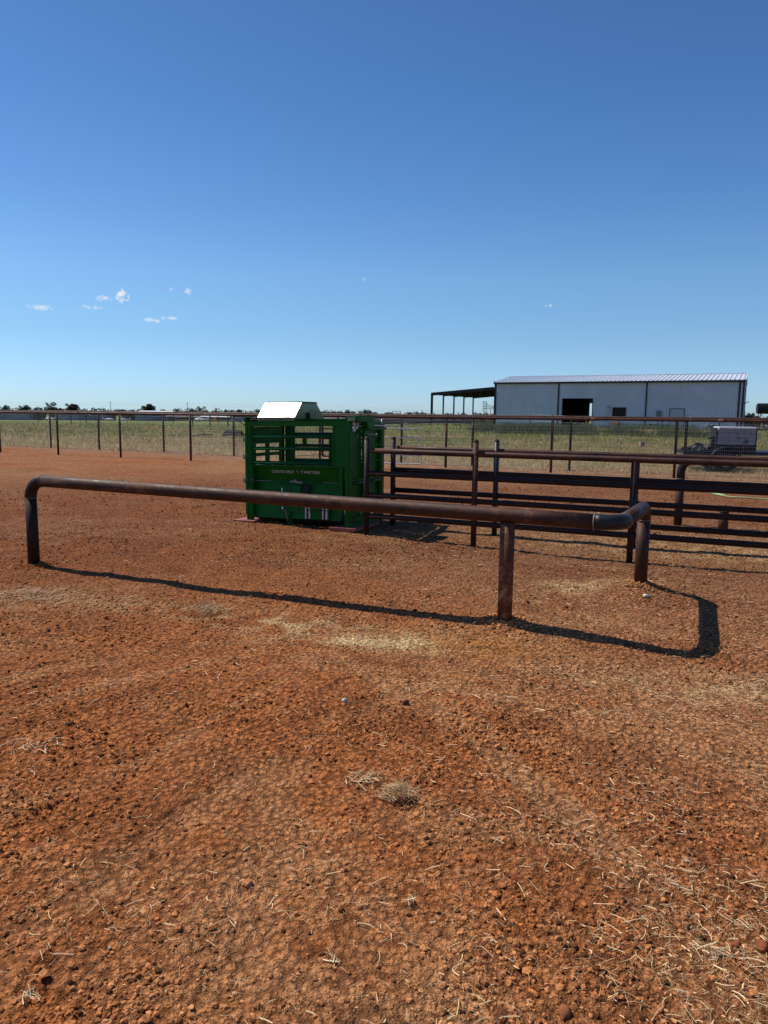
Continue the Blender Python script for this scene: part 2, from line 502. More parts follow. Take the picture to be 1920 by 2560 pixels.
def ground_color(x, y):
    r = np.sqrt(x * x + y * y)
    n1 = fbm(x, y, .35, 3); n2 = fbm(x + 9, y + 4, 1.4, 3); n3 = fbm(x, y, 6., 3)
    soil = np.array([.52, .180, .056]); dk = np.array([.37, .122, .038]); tan = np.array([.60, .290, .125]); org = np.array([.56, .215, .045]); pale = np.array([.90, .66, .33])
    rosy = np.array([.49, .215, .095])
    c = np.ones(x.shape + (3,)) * soil

    def mx(c, t, k): k = np.clip(k, 0, 1)[..., None]; return c * (1 - k) + t * k
    c = mx(c, rosy, sstep(-1.2, 2., x + .35 * y - 2 + 1.5 * n2) * .9)
    c = mx(c, dk, sstep(.02, .35, n2) * .45)
    c = mx(c, tan, sstep(.12, .4, n1 + .3 * n3) * .4)
    c = mx(c, tan, sstep(.20, .42, fbm(x * .6 + y * .9, y * .5 - x * .3, 1.1, 3)) * .5)
    c = c * (1 - .32 * sstep(4.5, 9, r) * (1 - sstep(17, 24, r)))[..., None]  # soil dimmed with distance: painted-in shade of clod sides facing the viewer
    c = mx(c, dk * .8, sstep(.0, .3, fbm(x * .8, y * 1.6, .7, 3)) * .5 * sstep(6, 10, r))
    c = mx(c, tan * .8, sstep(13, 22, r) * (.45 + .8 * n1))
    blot = sstep(-.15, .30, fbm(x + 3, y, 4.5, 3))
    c = mx(c, pale, 1.6 * gauss(x, y, .0, 5.27, .42, .20, -.25) * (.4 + .9 * blot))
    c = mx(c, pale, .55 * gauss(x, y, -.80, 5.62, .8, .24, -.30) * (.0 + 1.1 * blot))
    c = mx(c, pale, .2 * gauss(x, y, -2.6, 6.2, 1.2, .5, -.2) * blot)
    c = mx(c, pale, .55 * gauss(x, y, 1.8, 6.8, .35, .25) * (.8 + 1.2 * n3))
    c = mx(c, pale, .4 * gauss(x, y, 2.2, 4.4, 1.2, .25, -.1) * (.6 + 1.5 * n3))
    c = mx(c, org, .7 * gauss(x, y, .75, 5.12, .55, .26, -.25))
    c = mx(c, pale, .35 * gauss(x, y, 4.5, 8.9, 3.5, .8, -.43) * (.6 + n3))
    # wheel tracks curving across the yard
    t = np.abs(((x * .8 + .35 * y + .04 * y * y) % 1.9) - .95)
    c = mx(c, tan, sstep(.16, .05, t) * .22 * sstep(9, 5, r))
    tm, al, sd = track_mask(x, y)
    c = mx(c, tan * 1.02, tm * .6)
    c = mx(c, dk * .8, tm * sstep(.1, .9, np.sin((al + np.abs(sd) * .9) * 2 * pi / .075)) * .22)
    ra = np.sqrt((x - .2) ** 2 + (y - 5.7) ** 2); aa = np.arctan2(x - .2, 5.7 - y)
    st = perlin(aa * 11 + .5 * fbm(x, y, .8, 2), ra * .35 + 4) + .5 * perlin(aa * 27, ra * .6)
    near = sstep(5.4, 4.6, y)
    c = mx(c, tan, sstep(.12, .5, st) * .55 * near)
    c = mx(c, dk * .9, sstep(.1, .5, -st) * .5 * near)
    # grass field
    d = line_dist(x, y) + .9 * n2 + .8 * n1
    gg = np.array([.205, .21, .062]); gt = np.array([.45, .34, .175]); gd = np.array([.14, .155, .05]); gb = np.array([.24, .16, .10])
    g = np.ones(x.shape + (3,)) * gg
    g = mx(g, gt, sstep(-.05, .22, fbm(x, y * 1.6, .12, 3) + .3 * n2) * .85)
    g = mx(g, gd, sstep(.05, .3, fbm(x + 50, y * 1.4, .2, 3)) * .7)
    g = mx(g, gd * .7, sstep(.12, .3, fbm(x + 20, y, .9, 3)) * .6)
    g = mx(g, gg * np.array([.85, 1.1, .8]), sstep(28, 45, d) * .6)
    g = mx(g, gt * .92, sstep(16, 3, d) * .8)
    g = mx(g, gt, sstep(0, 8, x) * sstep(30, 8, d) * .55)
    g = mx(g, gb, gauss(x, y, -7, 37, 9, 2.2, -.2) * .7)
    g = mx(g, gg * 1.1, gauss(x, y, 10, 50, 30, 3.0, -.35) * .6)
    g = mx(g, np.array([.36, .175, .095]), gauss(x, y, 19.5, 66, 5.5, 2.8, -.42) * 1.1)
    g = mx(g, np.array([.36, .15, .08]), gauss(x, y, 29, 67, 6, 1.6, -.42) * 1.0)
    c = mx(c, np.array([.40, .26, .16]), sstep(-3.2, .6, d) * .75)
    c = mx(c, g, sstep(.2, 2.2, d))
    return c


_th = []
a = -50.
while a < 50: _th.append(a); a += .16
while a < 310: _th.append(a); a += 4.
th = np.radians(np.array(_th))
rr = [0.05, .2, .4, .6, .8]
while rr[-1] < 3.2: rr.append(rr[-1] * 1.0030)
while rr[-1] < 12: rr.append(rr[-1] * 1.0042)
while rr[-1] < 40: rr.append(rr[-1] * 1.008)
while rr[-1] < 9000: rr.append(rr[-1] * 1.03)
rr = np.array(rr)
R_, T_ = np.meshgrid(rr, th, indexing='ij')
X_ = R_ * np.sin(T_); Y_ = R_ * np.cos(T_)
dirtk = 1 - sstep(0, 3, line_dist(X_, Y_))
Z_ = base_h(X_, Y_) + soil_h(X_, Y_) * np.where(R_ < 60, .35 + .65 * dirtk, 0) + np.where(R_ > 60, .0, 0)
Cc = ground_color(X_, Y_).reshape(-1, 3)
nr, ntn = R_.shape
idx = np.arange(nr * ntn).reshape(nr, ntn)
nx = np.roll(idx, -1, axis=1)
F_ = np.stack([idx[:-1], idx[1:], nx[1:], nx[:-1]], -1).reshape(-1, 4)

m, nt, b = new_mat('red_soil_and_field')
at = nt.nodes.new('ShaderNodeAttribute'); at.attribute_name = 'Col'
v = coords(nt)
n1 = noise(nt, v, 28, 6, .7); n2 = noise(nt, v, 150, 4, .7); n3 = noise(nt, v, 5, 5, .65)
vo = nt.nodes.new('ShaderNodeTexVoronoi'); vo.inputs['Scale'].default_value = 110; nt.links.new(v, vo.inputs['Vector'])
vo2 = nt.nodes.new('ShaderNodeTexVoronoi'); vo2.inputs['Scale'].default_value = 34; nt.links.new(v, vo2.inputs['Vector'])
c = mixc(nt, 1., at.outputs['Color'], ramp(nt, n1, [(.30, (.62, .58, .55)), (.5, (1., 1., 1.)), (.72, (1.32, 1.36, 1.42))]), 'MULTIPLY')
c = mixc(nt, 1., c, ramp(nt, n3, [(.32, (.80, .78, .76)), (.68, (1.18, 1.2, 1.22))]), 'MULTIPLY')
c = mixc(nt, 1., c, ramp(nt, vo2.outputs['Distance'], [(.0, (1.18, 1.18, 1.18)), (.42, (.98, .98, .98)), (.62, (.55, .52, .50))]), 'MULTIPLY')  # cavity shade put into the colour: darker in the gaps between crumbs
c = mixc(nt, 1., c, ramp(nt, n2, [(.34, (.52, .50, .48)), (.5, (1., 1., 1.)), (.66, (1.42, 1.46, 1.5))]), 'MULTIPLY')
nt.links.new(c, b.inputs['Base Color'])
b.inputs['Roughness'].default_value = .95; b.inputs['Specular IOR Level'].default_value = .15
hh = math_n(nt, 'ADD', math_n(nt, 'MULTIPLY', vo.outputs['Distance'], -.35), math_n(nt, 'ADD', math_n(nt, 'MULTIPLY', vo2.outputs['Distance'], -1.0), math_n(nt, 'MULTIPLY', n1, 1.6)))
bump(nt, b, hh, .03, 1.)
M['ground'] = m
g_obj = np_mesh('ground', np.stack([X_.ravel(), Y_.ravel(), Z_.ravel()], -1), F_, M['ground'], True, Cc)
# close the pinhole in the middle of the polar sheet
g_obj['kind'] = 'structure'
g_obj['label'] = 'worked red soil of the yard running out into green and tan pasture'

# ---- soil clods
rs = np.random.RandomState(5)


def ico():
    t = (1 + 5 ** .5) / 2
    v = np.array([(-1, t, 0), (1, t, 0), (-1, -t, 0), (1, -t, 0), (0, -1, t), (0, 1, t), (0, -1, -t), (0, 1, -t), (t, 0, -1), (t, 0, 1), (-t, 0, -1), (-t, 0, 1)], float)
    v /= np.linalg.norm(v[0])
    f = np.array([(0, 11, 5), (0, 5, 1), (0, 1, 7), (0, 7, 10), (0, 10, 11), (1, 5, 9), (5, 11, 4), (11, 10, 2), (10, 7, 6), (7, 1, 8), (3, 9, 4), (3, 4, 2), (3, 2, 6), (3, 6, 8), (3, 8, 9), (4, 9, 5), (2, 4, 11), (6, 2, 10), (8, 6, 7), (9, 8, 1)])
    return v, f


def subdiv(v, f):
    v = list(map(tuple, v)); cache = {}; nf = []

    def mid(a, b):
        k = (min(a, b), max(a, b))
        if k not in cache:
            p = (np.array(v[a]) + np.array(v[b])); p /= np.linalg.norm(p); v.append(tuple(p)); cache[k] = len(v) - 1
        return cache[k]
    for a, b_, c_ in f:
        x, y, z = mid(a, b_), mid(b_, c_), mid(c_, a)
        nf += [(a, x, z), (b_, y, x), (c_, z, y), (x, y, z)]
    return np.array(v), np.array(nf)


def scatter_lumps(name, x, y, size, mat, colr, fine=False, sink=.25, flat=.75):
    n = len(x)
    v0, f0 = ico()
    if fine: v0, f0 = subdiv(v0, f0)
    nv = len(v0)
    jit = 1 + rs.uniform(-.32, .32, (n, nv)); jit[:, :] = np.clip(jit, .55, 1.4)
    sc = size[:, None] * rs.uniform(.7, 1.3, (n, 3)); sc[:, 2] *= flat
    ang = rs.uniform(0, 2 * pi, n)
    P = v0[None] * jit[..., None] * sc[:, None, :]
    ca, sa = np.cos(ang)[:, None], np.sin(ang)[:, None]
    X = P[..., 0] * ca - P[..., 1] * sa + x[:, None]; Y = P[..., 0] * sa + P[..., 1] * ca + y[:, None]
    z0 = base_h(x, y) + soil_h(x, y)
    Z = P[..., 2] + (z0 + size * flat * (1 - 2 * sink) * .7)[:, None]
    F = (f0[None] + (np.arange(n) * nv)[:, None, None]).reshape(-1, 3)
    C = np.repeat(colr, nv, axis=0)
    return np_mesh(name, np.stack([X.ravel(), Y.ravel(), Z.ravel()], -1), F, mat, False, C)


M['clod'] = attr_mat('crumbly_red_clods', .95, .12, .28, 60, .003)
# fine crumbs: denser near
N = 300000
r_ = 1.15 * (17. / 1.15) ** rs.uniform(0, 1, N) ** .97
t_ = np.radians(rs.uniform(-46, 46, N))
cx, cy = r_ * np.sin(t_), r_ * np.cos(t_)
dens = np.clip(.45 + 1.1 * fbm(cx + 5, cy + 3, .55, 2), .12, 1) * np.clip(.7 + 1.4 * fbm(cx, cy, 2.3, 2), .2, 1)
keep = rs.uniform(0, 1, N) < dens * (1 - .93 * track_mask(cx, cy)[0])
cx, cy, r_ = cx[keep], cy[keep], r_[keep]
sz = (.0015 + .0080 * rs.uniform(0, 1, len(cx)) ** 4.0) * (1 + .075 * r_)
colr = ground_color(cx, cy) * rs.uniform(.45, 1.15, (len(cx), 1)); colr[rs.uniform(0, 1, len(cx)) < .2] *= .35  # some crumbs coloured very dark to stand in for shadows between clods
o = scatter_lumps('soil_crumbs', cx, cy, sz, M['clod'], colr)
tag(o, 'loose crumbs of red soil covering the yard', 'soil', kind='stuff')
qx, qy = [], []
for px_, py_ in POSTS:
    a_ = rs.uniform(0, 2 * pi, 420); d_ = .06 + np.abs(rs.normal(0, .07, 420)); qx.append(px_ + d_ * np.cos(a_)); qy.append(py_ + d_ * np.sin(a_))
qx, qy = np.concatenate(qx), np.concatenate(qy)
o = scatter_lumps('post_soil', qx, qy, .006 + .012 * rs.uniform(0, 1, len(qx)) ** 2, M['clod'], ground_color(qx, qy) * rs.uniform(.5, 1.1, (len(qx), 1)))
tag(o, 'crumbled soil heaped round the feet of the front rail posts', 'soil', kind='stuff')
N = 3600
r_ = 1.2 * (20 / 1.2) ** rs.uniform(0, 1, N); t_ = np.radians(rs.uniform(-46, 46, N))
cx, cy = r_ * np.sin(t_), r_ * np.cos(t_)
keep = rs.uniform(0, 1, N) < np.clip(.5 + 2.2 * fbm(cx, cy, 1.2, 2), .08, 1)
cx, cy, r_ = cx[keep], cy[keep], r_[keep]
sz = (.0045 + .009 * rs.uniform(0, 1, len(cx)) ** 4) * (1 + .05 * r_)
colr = ground_color(cx, cy) * rs.uniform(.5, .95, (len(cx), 1))
pal = rs.uniform(0, 1, len(cx)) < .012
colr[pal] = np.array([.40, .30, .20])
o = scatter_lumps('soil_clods', cx, cy, sz, M['clod'], colr, True)
tag(o, 'bigger dark clods and pale pebbles strewn over the red soil', 'soil', kind='stuff')

# ---- straw litter
M['straw'] = attr_mat('dry_straw', .6, .35, .15, 80)


def ribbons(x, y, z, length, width, ang, pitch, bend, colr, name, mat, segs=3):
    """bent thin strips: (n,) arrays"""
    n = len(x); k = segs + 1
    s = np.linspace(-.5, .5, k)[None, :]
    a = ang[:, None] + bend[:, None] * s
    # integrate heading
    dx = np.cos(a) * (length / segs)[:, None]; dy = np.sin(a) * (length / segs)[:, None]
    px = np.cumsum(dx, 1) - dx.sum(1, keepdims=True) / 2 + x[:, None]
    py = np.cumsum(dy, 1) - dy.sum(1, keepdims=True) / 2 + y[:, None]
    pz = z[:, None] + (s + .5) * (length * np.sin(pitch))[:, None] + (.25 - s * s) * (length * .12)[:, None]
    wx = -np.sin(a) * width[:, None] / 2; wy = np.cos(a) * width[:, None] / 2
    L = np.stack([px - wx, py - wy, pz], -1); Rr = np.stack([px + wx, py + wy, pz + width[:, None] * .5], -1)
    P = np.stack([L, Rr], 2).reshape(n, k * 2, 3)
    f = np.array([(2 * i, 2 * i + 1, 2 * i + 3, 2 * i + 2) for i in range(segs)])
    F = (f[None] + (np.arange(n) * k * 2)[:, None, None]).reshape(-1, 4)
    return np_mesh(name, P.reshape(-1, 3), F, mat, False, np.repeat(colr, k * 2, axis=0))


def straw_density(x, y):
    d = .22 + .85 * sstep(-.6, 1.6, x + .18 * y - .9) + .9 * gauss(x, y, 2.2, 4.4, 1.4, .35, -.1)
    d = d + 1.8 * gauss(x, y, .0, 5.3, .5, .25, -.25) + .8 * gauss(x, y, -.7, 5.7, 1.0, .3, -.3) + .5 * gauss(x, y, 3.5, 8.0, 3.5, 1.2, -.43)
    d = d + .35 * gauss(x, y, 1.5, 2.2, .5, .9, .5)
    return d * np.clip(.55 + 1.9 * fbm(x, y, 1.6, 3), .05, 1.6)


N = 115000
r_ = 1.2 * (13 / 1.2) ** rs.uniform(0, 1, N) ** .9; t_ = np.radians(rs.uniform(-46, 46, N))
cx, cy = r_ * np.sin(t_), r_ * np.cos(t_)
keep = rs.uniform(0, 1, N) < straw_density(cx, cy)
cx, cy, r_ = cx[keep], cy[keep], r_[keep]; n = len(cx)
cz = base_h(cx, cy) + soil_h(cx, cy) + .007
L = .008 + .055 * rs.uniform(0, 1, n) ** 3.2 * (1 + .05 * r_)
W = .0006 + .0020 * rs.uniform(0, 1, n) ** 4 * (1 + .08 * r_)
cc = np.array([.68, .47, .24])[None] * rs.uniform(.55, 1.25, (n, 1)) * np.array([1, 1, 1])[None] + rs.uniform(0, .05, (n, 1))
o = ribbons(cx, cy, cz, L, W, rs.uniform(0, 2 * pi, n), rs.uniform(-.15, .3, n), rs.normal(0, .7, n), cc, 'straw_litter', M['straw'])
tag(o, 'pale broken straw scattered over the red soil', 'straw', kind='stuff')


def straw_clump(name, label, cx, cy, rad, n, Ls, seed, up=.5, col=(.50, .36, .19), wmul=1., cat='dry grass', group=None, hgt=.0):
    q = np.random.RandomState(seed)
    rr_ = rad * q.uniform(0, 1, n) ** .8; aa = q.uniform(0, 2 * pi, n)
    x = cx + rr_ * np.cos(aa); y = cy + rr_ * np.sin(aa) * .7
    z = base_h(x, y) + .012 + hgt * (1 - (rr_ / rad) ** 2) * q.uniform(0, 1, n)
    cc = np.array(col)[None] * q.uniform(.5, 1.35, (n, 1))
    o = ribbons(x - cx, y - cy, z - gz(cx, cy), Ls * q.uniform(.4, 1.2, n), .0022 * wmul * q.uniform(.5, 1.5, n), q.uniform(0, 2 * pi, n), q.uniform(-.1, up, n), q.normal(0, .45, n), cc, name, M['straw'])
    o.location = (cx, cy, gz(cx, cy))
    tag(o, label, cat, group)
    return o


straw_clump('straw_tuft', 'loose tangle of white straw stems on bare red soil in the foreground', -.07, 3.07, .10, 60, .075, 1, .5)
o = straw_clump('dry_grass_clump', 'brown matted grass ball with hard black shadow beside the white straw tangle', .07, 2.93, .085, 240, .085, 2, .45, (.40, .25, .12), .6, hgt=.05)
straw_clump('dry_grass_clump', 'wide flat heap of dry grass near the left rail post', -3.05, 6.3, .42, 520, .08, 3, .4, (.42, .27, .13), 1.0, hgt=.05)
straw_clump('dry_grass_clump', 'dark olive dry grass tuft just in front of the rail shadow', -1.45, 5.93, .20, 260, .09, 4, .8, (.30, .21, .10), 1., hgt=.05)
straw_clump('straw_tuft', 'star shaped bunch of straw at the very bottom left of the picture', -.96, 1.83, .03, 16, .05, 5, .3, (.50, .38, .22), .9)
straw_clump('straw_tuft', 'small forked straw stem lying on soil right of the bottom left bunch', -.13, 1.98, .02, 6, .055, 6, .4, (.50, .38, .22), 1.2)
straw_clump('straw_tuft', 'thick pale straw bundle by the red stones at lower right', 1.02, 2.03, .05, 22, .06, 7, .3, (.54, .42, .25), .9)
straw_clump('straw_tuft', 'spiky straw bunch left of the lower right straw strip', .10, 2.25, .02, 14, .045, 8, .4, (.50, .38, .22), 1.)
straw_clump('straw_tuft', 'sprawling white straw stems beside the left edge of the foreground', -1.66, 3.35, .14, 34, .075, 9, .3, (.6, .48, .32), .9)
o = straw_clump('straw_drift', 'long low drift of straw at the right edge beyond the thick shadow', 2.45, 4.35, .5, 420, .07, 10, .2, (.58, .45, .27), .8, hgt=.02); o['kind'] = 'stuff'; del o['category']
o = straw_clump('straw_drift', 'flattened pale straw drift crossing the lower right soil', 1.0, 2.35, .33, 170, .035, 12, .2, (.55, .42, .26), .7, hgt=.012); o['kind'] = 'stuff'; del o['category']
straw_clump('dry_grass_clump', 'sparse green weed sprig behind the middle rail post', 1.0, 6.15, .1, 50, .05, 13, .9, (.20, .27, .15), 1.2, hgt=.02)
# stones
for (x, y, s, lab, cl) in [(1.165, 2.05, .020, 'rounded red stone at the right edge of the foreground', (.26, .085, .04)),
                           (1.09, 2.07, .014, 'smaller red stone touching the rounded one at right', (.24, .08, .04)),
                           (.50, 1.80, .019, 'lone round red clod standing near the bottom right', (.30, .105, .045)),
                           (-.21, 3.95, .016, 'small chalky white pebble on the soil below the rail', (.52, .48, .38)),
                           (2.28, 6.28, .022, 'white pebble on the mound of the right rail post', (.55, .50, .42)),
                           (-1.60, 3.62, .022, 'dark wedge shaped clod in the left foreground', (.10, .05, .03)),
                           (.13, 3.95, .018, 'dark red clod in the middle of the foreground soil', (.16, .05, .03))]:
    q = np.array([0.]); ob = scatter_lumps('stone', q + x, q + y, np.array([s]), M['clod'], np.array([cl]), True, .2, .8)
    vs = np.empty(len(ob.data.vertices) * 3); ob.data.vertices.foreach_get('co', vs); vs = vs.reshape(-1, 3) - np.array([x, y, gz(x, y)])
    ob.data.vertices.foreach_set('co', vs.ravel()); ob.location = (x, y, gz(x, y)); ob.data.polygons.foreach_set('use_smooth', [True] * len(ob.data.polygons))
    tag(ob, lab, 'stone')

# ---- grass of the pasture
M['grass'] = attr_mat('dry_green_grass', .7, .2, .15, 3)
def translucent(m, fac=.5):
    nt = m.node_tree; b = nt.nodes['Principled BSDF']; out = nt.nodes['Material Output']
    tr_ = nt.nodes.new('ShaderNodeBsdfTranslucent'); src = b.inputs['Base Color'].links[0].from_socket
    nt.links.new(src, tr_.inputs['Color']); mx = nt.nodes.new('ShaderNodeMixShader'); mx.inputs[0].default_value = fac
    nt.links.new(b.outputs[0], mx.inputs[1]); nt.links.new(tr_.outputs[0], mx.inputs[2]); nt.links.new(mx.outputs[0], out.inputs['Surface'])
translucent(M['grass'], .5)


def blades(name, x, y, h, wd, colr, lean=.5):
    n = len(x); a = rs.uniform(0, 2 * pi, n); la = rs.uniform(0, 2 * pi, n); ll = h * lean * rs.uniform(.2, 1, n)
    z = base_h(x, y) - .01
    P = np.zeros((n, 3, 3))
    P[:, 0] = np.stack([x - np.cos(a) * wd / 2, y - np.sin(a) * wd / 2, z], -1)
    P[:, 1] = np.stack([x + np.cos(a) * wd / 2, y + np.sin(a) * wd / 2, z], -1)
    P[:, 2] = np.stack([x + np.cos(la) * ll, y + np.sin(la) * ll, z + h], -1)
    F = np.arange(n * 3).reshape(n, 3)
    return np_mesh(name, P.reshape(-1, 3), F, M['grass'], False, np.repeat(colr, 3, axis=0))


N = 330000
yy = 17 * (95 / 17) ** rs.uniform(0, 1, N) ** 1.05
xx = rs.uniform(-.62, .72, N) * yy
d = line_dist(xx, yy) + .9 * fbm(xx + 9, yy + 4, 1.4, 3) + .8 * fbm(xx, yy, .35, 3)
pk = sstep(-1.4, 2.5, d)
inb = (np.abs((xx - 23) * .894 - (yy - 75) * .449) < 13.5) & (yy > 69 + (24 - xx) * .5 - 1.0)
red = gauss(xx, yy, 19.5, 66, 5.5, 2.8, -.42) + gauss(xx, yy, 29, 67, 6, 1.6, -.42)
keep = (rs.uniform(0, 1, N) < pk) & ~inb & (rs.uniform(0, 1, N) > red * 1.1)
xx, yy, d = xx[keep], yy[keep], d[keep]
cc = ground_color(xx, yy)
strawy = rs.uniform(0, 1, len(xx)) < (.26 + .5 * sstep(17, 1, d))
cc = np.where(strawy[:, None], np.array([.55, .43, .23]) * rs.uniform(.6, 1.3, (len(xx), 1)), cc * rs.uniform(.35, 1.6, (len(xx), 1)))
hgt = (.04 + .09 * rs.uniform(0, 1, len(xx)) ** 2) * (1 + .012 * yy) * np.clip(1 + 2.2 * fbm(xx, yy, .8, 3), .35, 2.)
o = blades('pasture_grass', xx, yy, hgt, .008 + .0005 * yy, cc, 1.1)
tag(o, 'short green and straw coloured pasture grass beyond the fence', 'grass', kind='stuff')
# tall weeds in front of the barn
N = 26000
tt = rs.uniform(0, 1, N)
xx = 9 + 17 * tt ** 1.3 + rs.normal(0, 1, N); yy = 63.5 - .45 * (xx - 9) + rs.normal(0, 1.6, N)
cl_ = fbm(xx, yy, .5, 2)
keep = rs.uniform(0, 1, N) < np.clip(.6 + 2 * cl_, .05, 1) * np.where(xx > 17, .35, 1)
xx, yy = xx[keep], yy[keep]
cc = np.array([.10, .115, .060]) * rs.uniform(.6, 1.7, (len(xx), 1))
o = blades('tall_weeds', xx, yy, rs.uniform(.25, .85, len(xx)), np.full(len(xx), .05), cc, .5)
tag(o, 'grey green tall weeds growing before the left end of the barn', 'weeds', kind='stuff')
# weeds along barn wall
N = 9000
tt = rs.uniform(0, 1, N)
xx = 14.5 + 16 * tt; yy = 76.8 - .50 * (xx - 14.5) + rs.normal(0, .5, N)
cl_ = fbm(xx * 1.2, yy, .4, 2)
keep = rs.uniform(0, 1, N) < np.clip(.3 + 3 * cl_, 0.02, 1)
xx, yy = xx[keep], yy[keep]
cc = np.array([.10, .14, .055]) * rs.uniform(.6, 1.6, (len(xx), 1))
o = blades('wall_weeds', xx, yy, rs.uniform(.15, .6, len(xx)), np.full(len(xx), .05), cc, .5)
tag(o, 'green weeds growing along the foot of the barn wall', 'weeds', kind='stuff')
# ================================================================ things
def vec(x, y, z): return Vector((x, y, z))


def weld_ring(p, d, r, parent, name='weld_bead', mat='weld', th=.004):
    mb = MB(); d = Vector(d).normalized()
    a = d.orthogonal().normalized(); b = d.cross(a)
    pts = [Vector(p) + a * (r * cos(2 * pi * k / 24)) + b * (r * sin(2 * pi * k / 24)) for k in range(24)]
    mb.tube(pts, th, 6, False, True, True)
    return mb.build(name, M[mat], parent)


# ---- front pipe rail
P0 = vec(-3.66, 7.61, ground(-3.66, 7.61) - .08); P1 = vec(-3.66, 7.61, .885); P2 = vec(1.70, 5.255, .838)
P3 = vec(2.33, 6.57, .80); P4 = vec(2.33, 6.57, gz(2.33, 6.57) - .08)
full = fillet([P0, P1, P2, P3, P4], [.18, .19, .12])
t = thing('pipe_rail', 'low rusty brown pipe rail with bent corners in the foreground yard', 'pipe rail', (-3.66, 7.61, 0))
R1 = .0585
mb = MB(); mb.tube(full[0:2], R1, 24); mb.build('post', M['pipe_dark'], t)
mb = MB(); mb.tube(full[1:10], R1 * 1.01, 24); o = mb.build('elbow', M['pipe_dark'], t); o['label'] = 'dark brown elbow at the left end'
mb = MB(); L = (full[10] - full[9]); mb.tube([full[9] + L * (k / 12) for k in range(13)], R1, 24); mb.build('top_rail', M['pipe'], t)
mb = MB(); mb.tube(full[10:19], R1 * 1.0, 24); o = mb.build('elbow', M['mill'], t); o['label'] = 'black mill scale elbow at the near right corner'
mb = MB(); mb.tube(full[18:20], R1, 24); mb.build('return_rail', M['pipe'], t)
mb = MB(); mb.tube(full[19:28], R1 * 1.005, 24); mb.build('elbow', M['pipe'], t)
mb = MB(); mb.tube(full[27:29], R1 * .98, 24); mb.build('post', M['pipe'], t)
mx_, my_ = .945, 5.59
mb = MB(); mb.tube([(mx_, my_, gz(mx_, my_) - .1), (mx_, my_, .40), (mx_, my_, .80)], .0565, 24); o = mb.build('post', M['post_rust'], t); o['label'] = 'flaking rust streaked middle post'
weld_ring(full[1], (0, 0, 1), R1, t); weld_ring(full[9], L, R1, t); weld_ring(full[10], L, R1, t, th=.006)
weld_ring(full[18], full[19] - full[18], R1, t); weld_ring(full[27], (0, 0, 1), R1, t)
weld_ring((mx_, my_, .795), (0, 0, 1), .058, t, mat='pipe_dark', th=.007)

# ---- cattle alley: two rows of four-rail pipe fence
A0 = vec(-.24, 10.0, 0)


def alley(row_off, ts, zt, name, label, zs, mats, first=0.):
    o0 = A0 + V * row_off
    t = thing(name, label, 'pipe fence', (o0.x, o0.y, 0), 'rows of the cattle alley')
    for i, k in enumerate(ts):
        p = o0 + U * k; g = gz(p.x, p.y) - .06
        top = zt if i < 2 else zs[0] - .02
        mb = MB(); r = .0365
        mb.tube([(p.x, p.y, g), (p.x, p.y, top)], r, 18)
        po = mb.build('post', M[mats[i % len(mats)]], t)
        if i < 2:
            mb = MB(); mb.ball((p.x, p.y, top), r * 1.03, 16, .95); mb.build('post_cap', M[mats[0]], po)
    for j, z in enumerate(zs):
        side = -.0 if j == 0 else 0
        mb = MB()
        a = o0 + U * (first + (.05 if j == 0 else .0)); n = 14
        mb.tube([a + U * (9.2 * k / n) + UZ * z for k in range(n + 1)], .0365 if j == 0 else .036, 18)
        mb.build('rail', M['pipe_red' if j == 0 else 'pipe_dark'], t)
    for i, k in enumerate(ts[:5]):
        p = o0 + U * k
        for z in zs[1:]:
            weld_ring(p + U * .037 + UZ * z, U, .036, t, mat='pipe_dark', th=.005)
    return t


alley(0, [0, 1.533, 3.45, 5.3, 7.2], 1.262, 'alley_fence', 'near row of the four rail rusty pipe alley behind the green chute', [1.108, .806, .511, .225], ['pipe_dark', 'pipe_red'], .02)
alley(.86, [0, 1.55, 3.38, 5.3, 7.2], 1.245, 'alley_fence', 'far row of the four rail rusty pipe alley with a black capped post', [1.112, .80, .505, .22], ['pipe_dark', 'mill'], .02)

# ---- second hitch rail behind the alley: thick post with elbow
t = thing('pipe_rail', 'thick rusty post with a shiny black elbow standing behind the alley', 'pipe rail', (4.386, 10.936, 0))
q = fillet([vec(4.386, 10.936, -.05), vec(4.386, 10.936, .992), vec(4.386, 10.936, .992) + U * 3.4, vec(4.386, 10.936, -.05) + U * 3.4], .2)
mb = MB(); mb.tube([q[0], vec(4.386, 10.936, .70)], .06, 20); mb.build('post', M['pipe'], t)
mb = MB(); mb.tube([vec(4.386, 10.936, .70)] + q[1:10], .061, 20); mb.build('elbow', M['mill'], t)
mb = MB(); mb.tube(q[9:11], .058, 20); mb.build('top_rail', M['pipe'], t)
mb = MB(); mb.tube(q[10:20], .06, 20); mb.build('post', M['pipe'], t)
weld_ring((4.386, 10.936, .70), (0, 0, 1), .061, t)
t = thing('pipe_stub', 'short thick dark pipe stub sticking out of the soil under the alley rails', 'pipe stub', (4.9, 10.58, 0))
mb = MB(); mb.tube([(4.9, 10.58, -.05), (4.9, 10.58, .25)], .068, 18); mb.build('stub', M['post_rust'], t)
mb = MB(); mb.tube([(4.9, 10.58, .25), (4.9, 10.58, .262)], .073, 18); mb.build('cap', M['pipe_dark'], t)

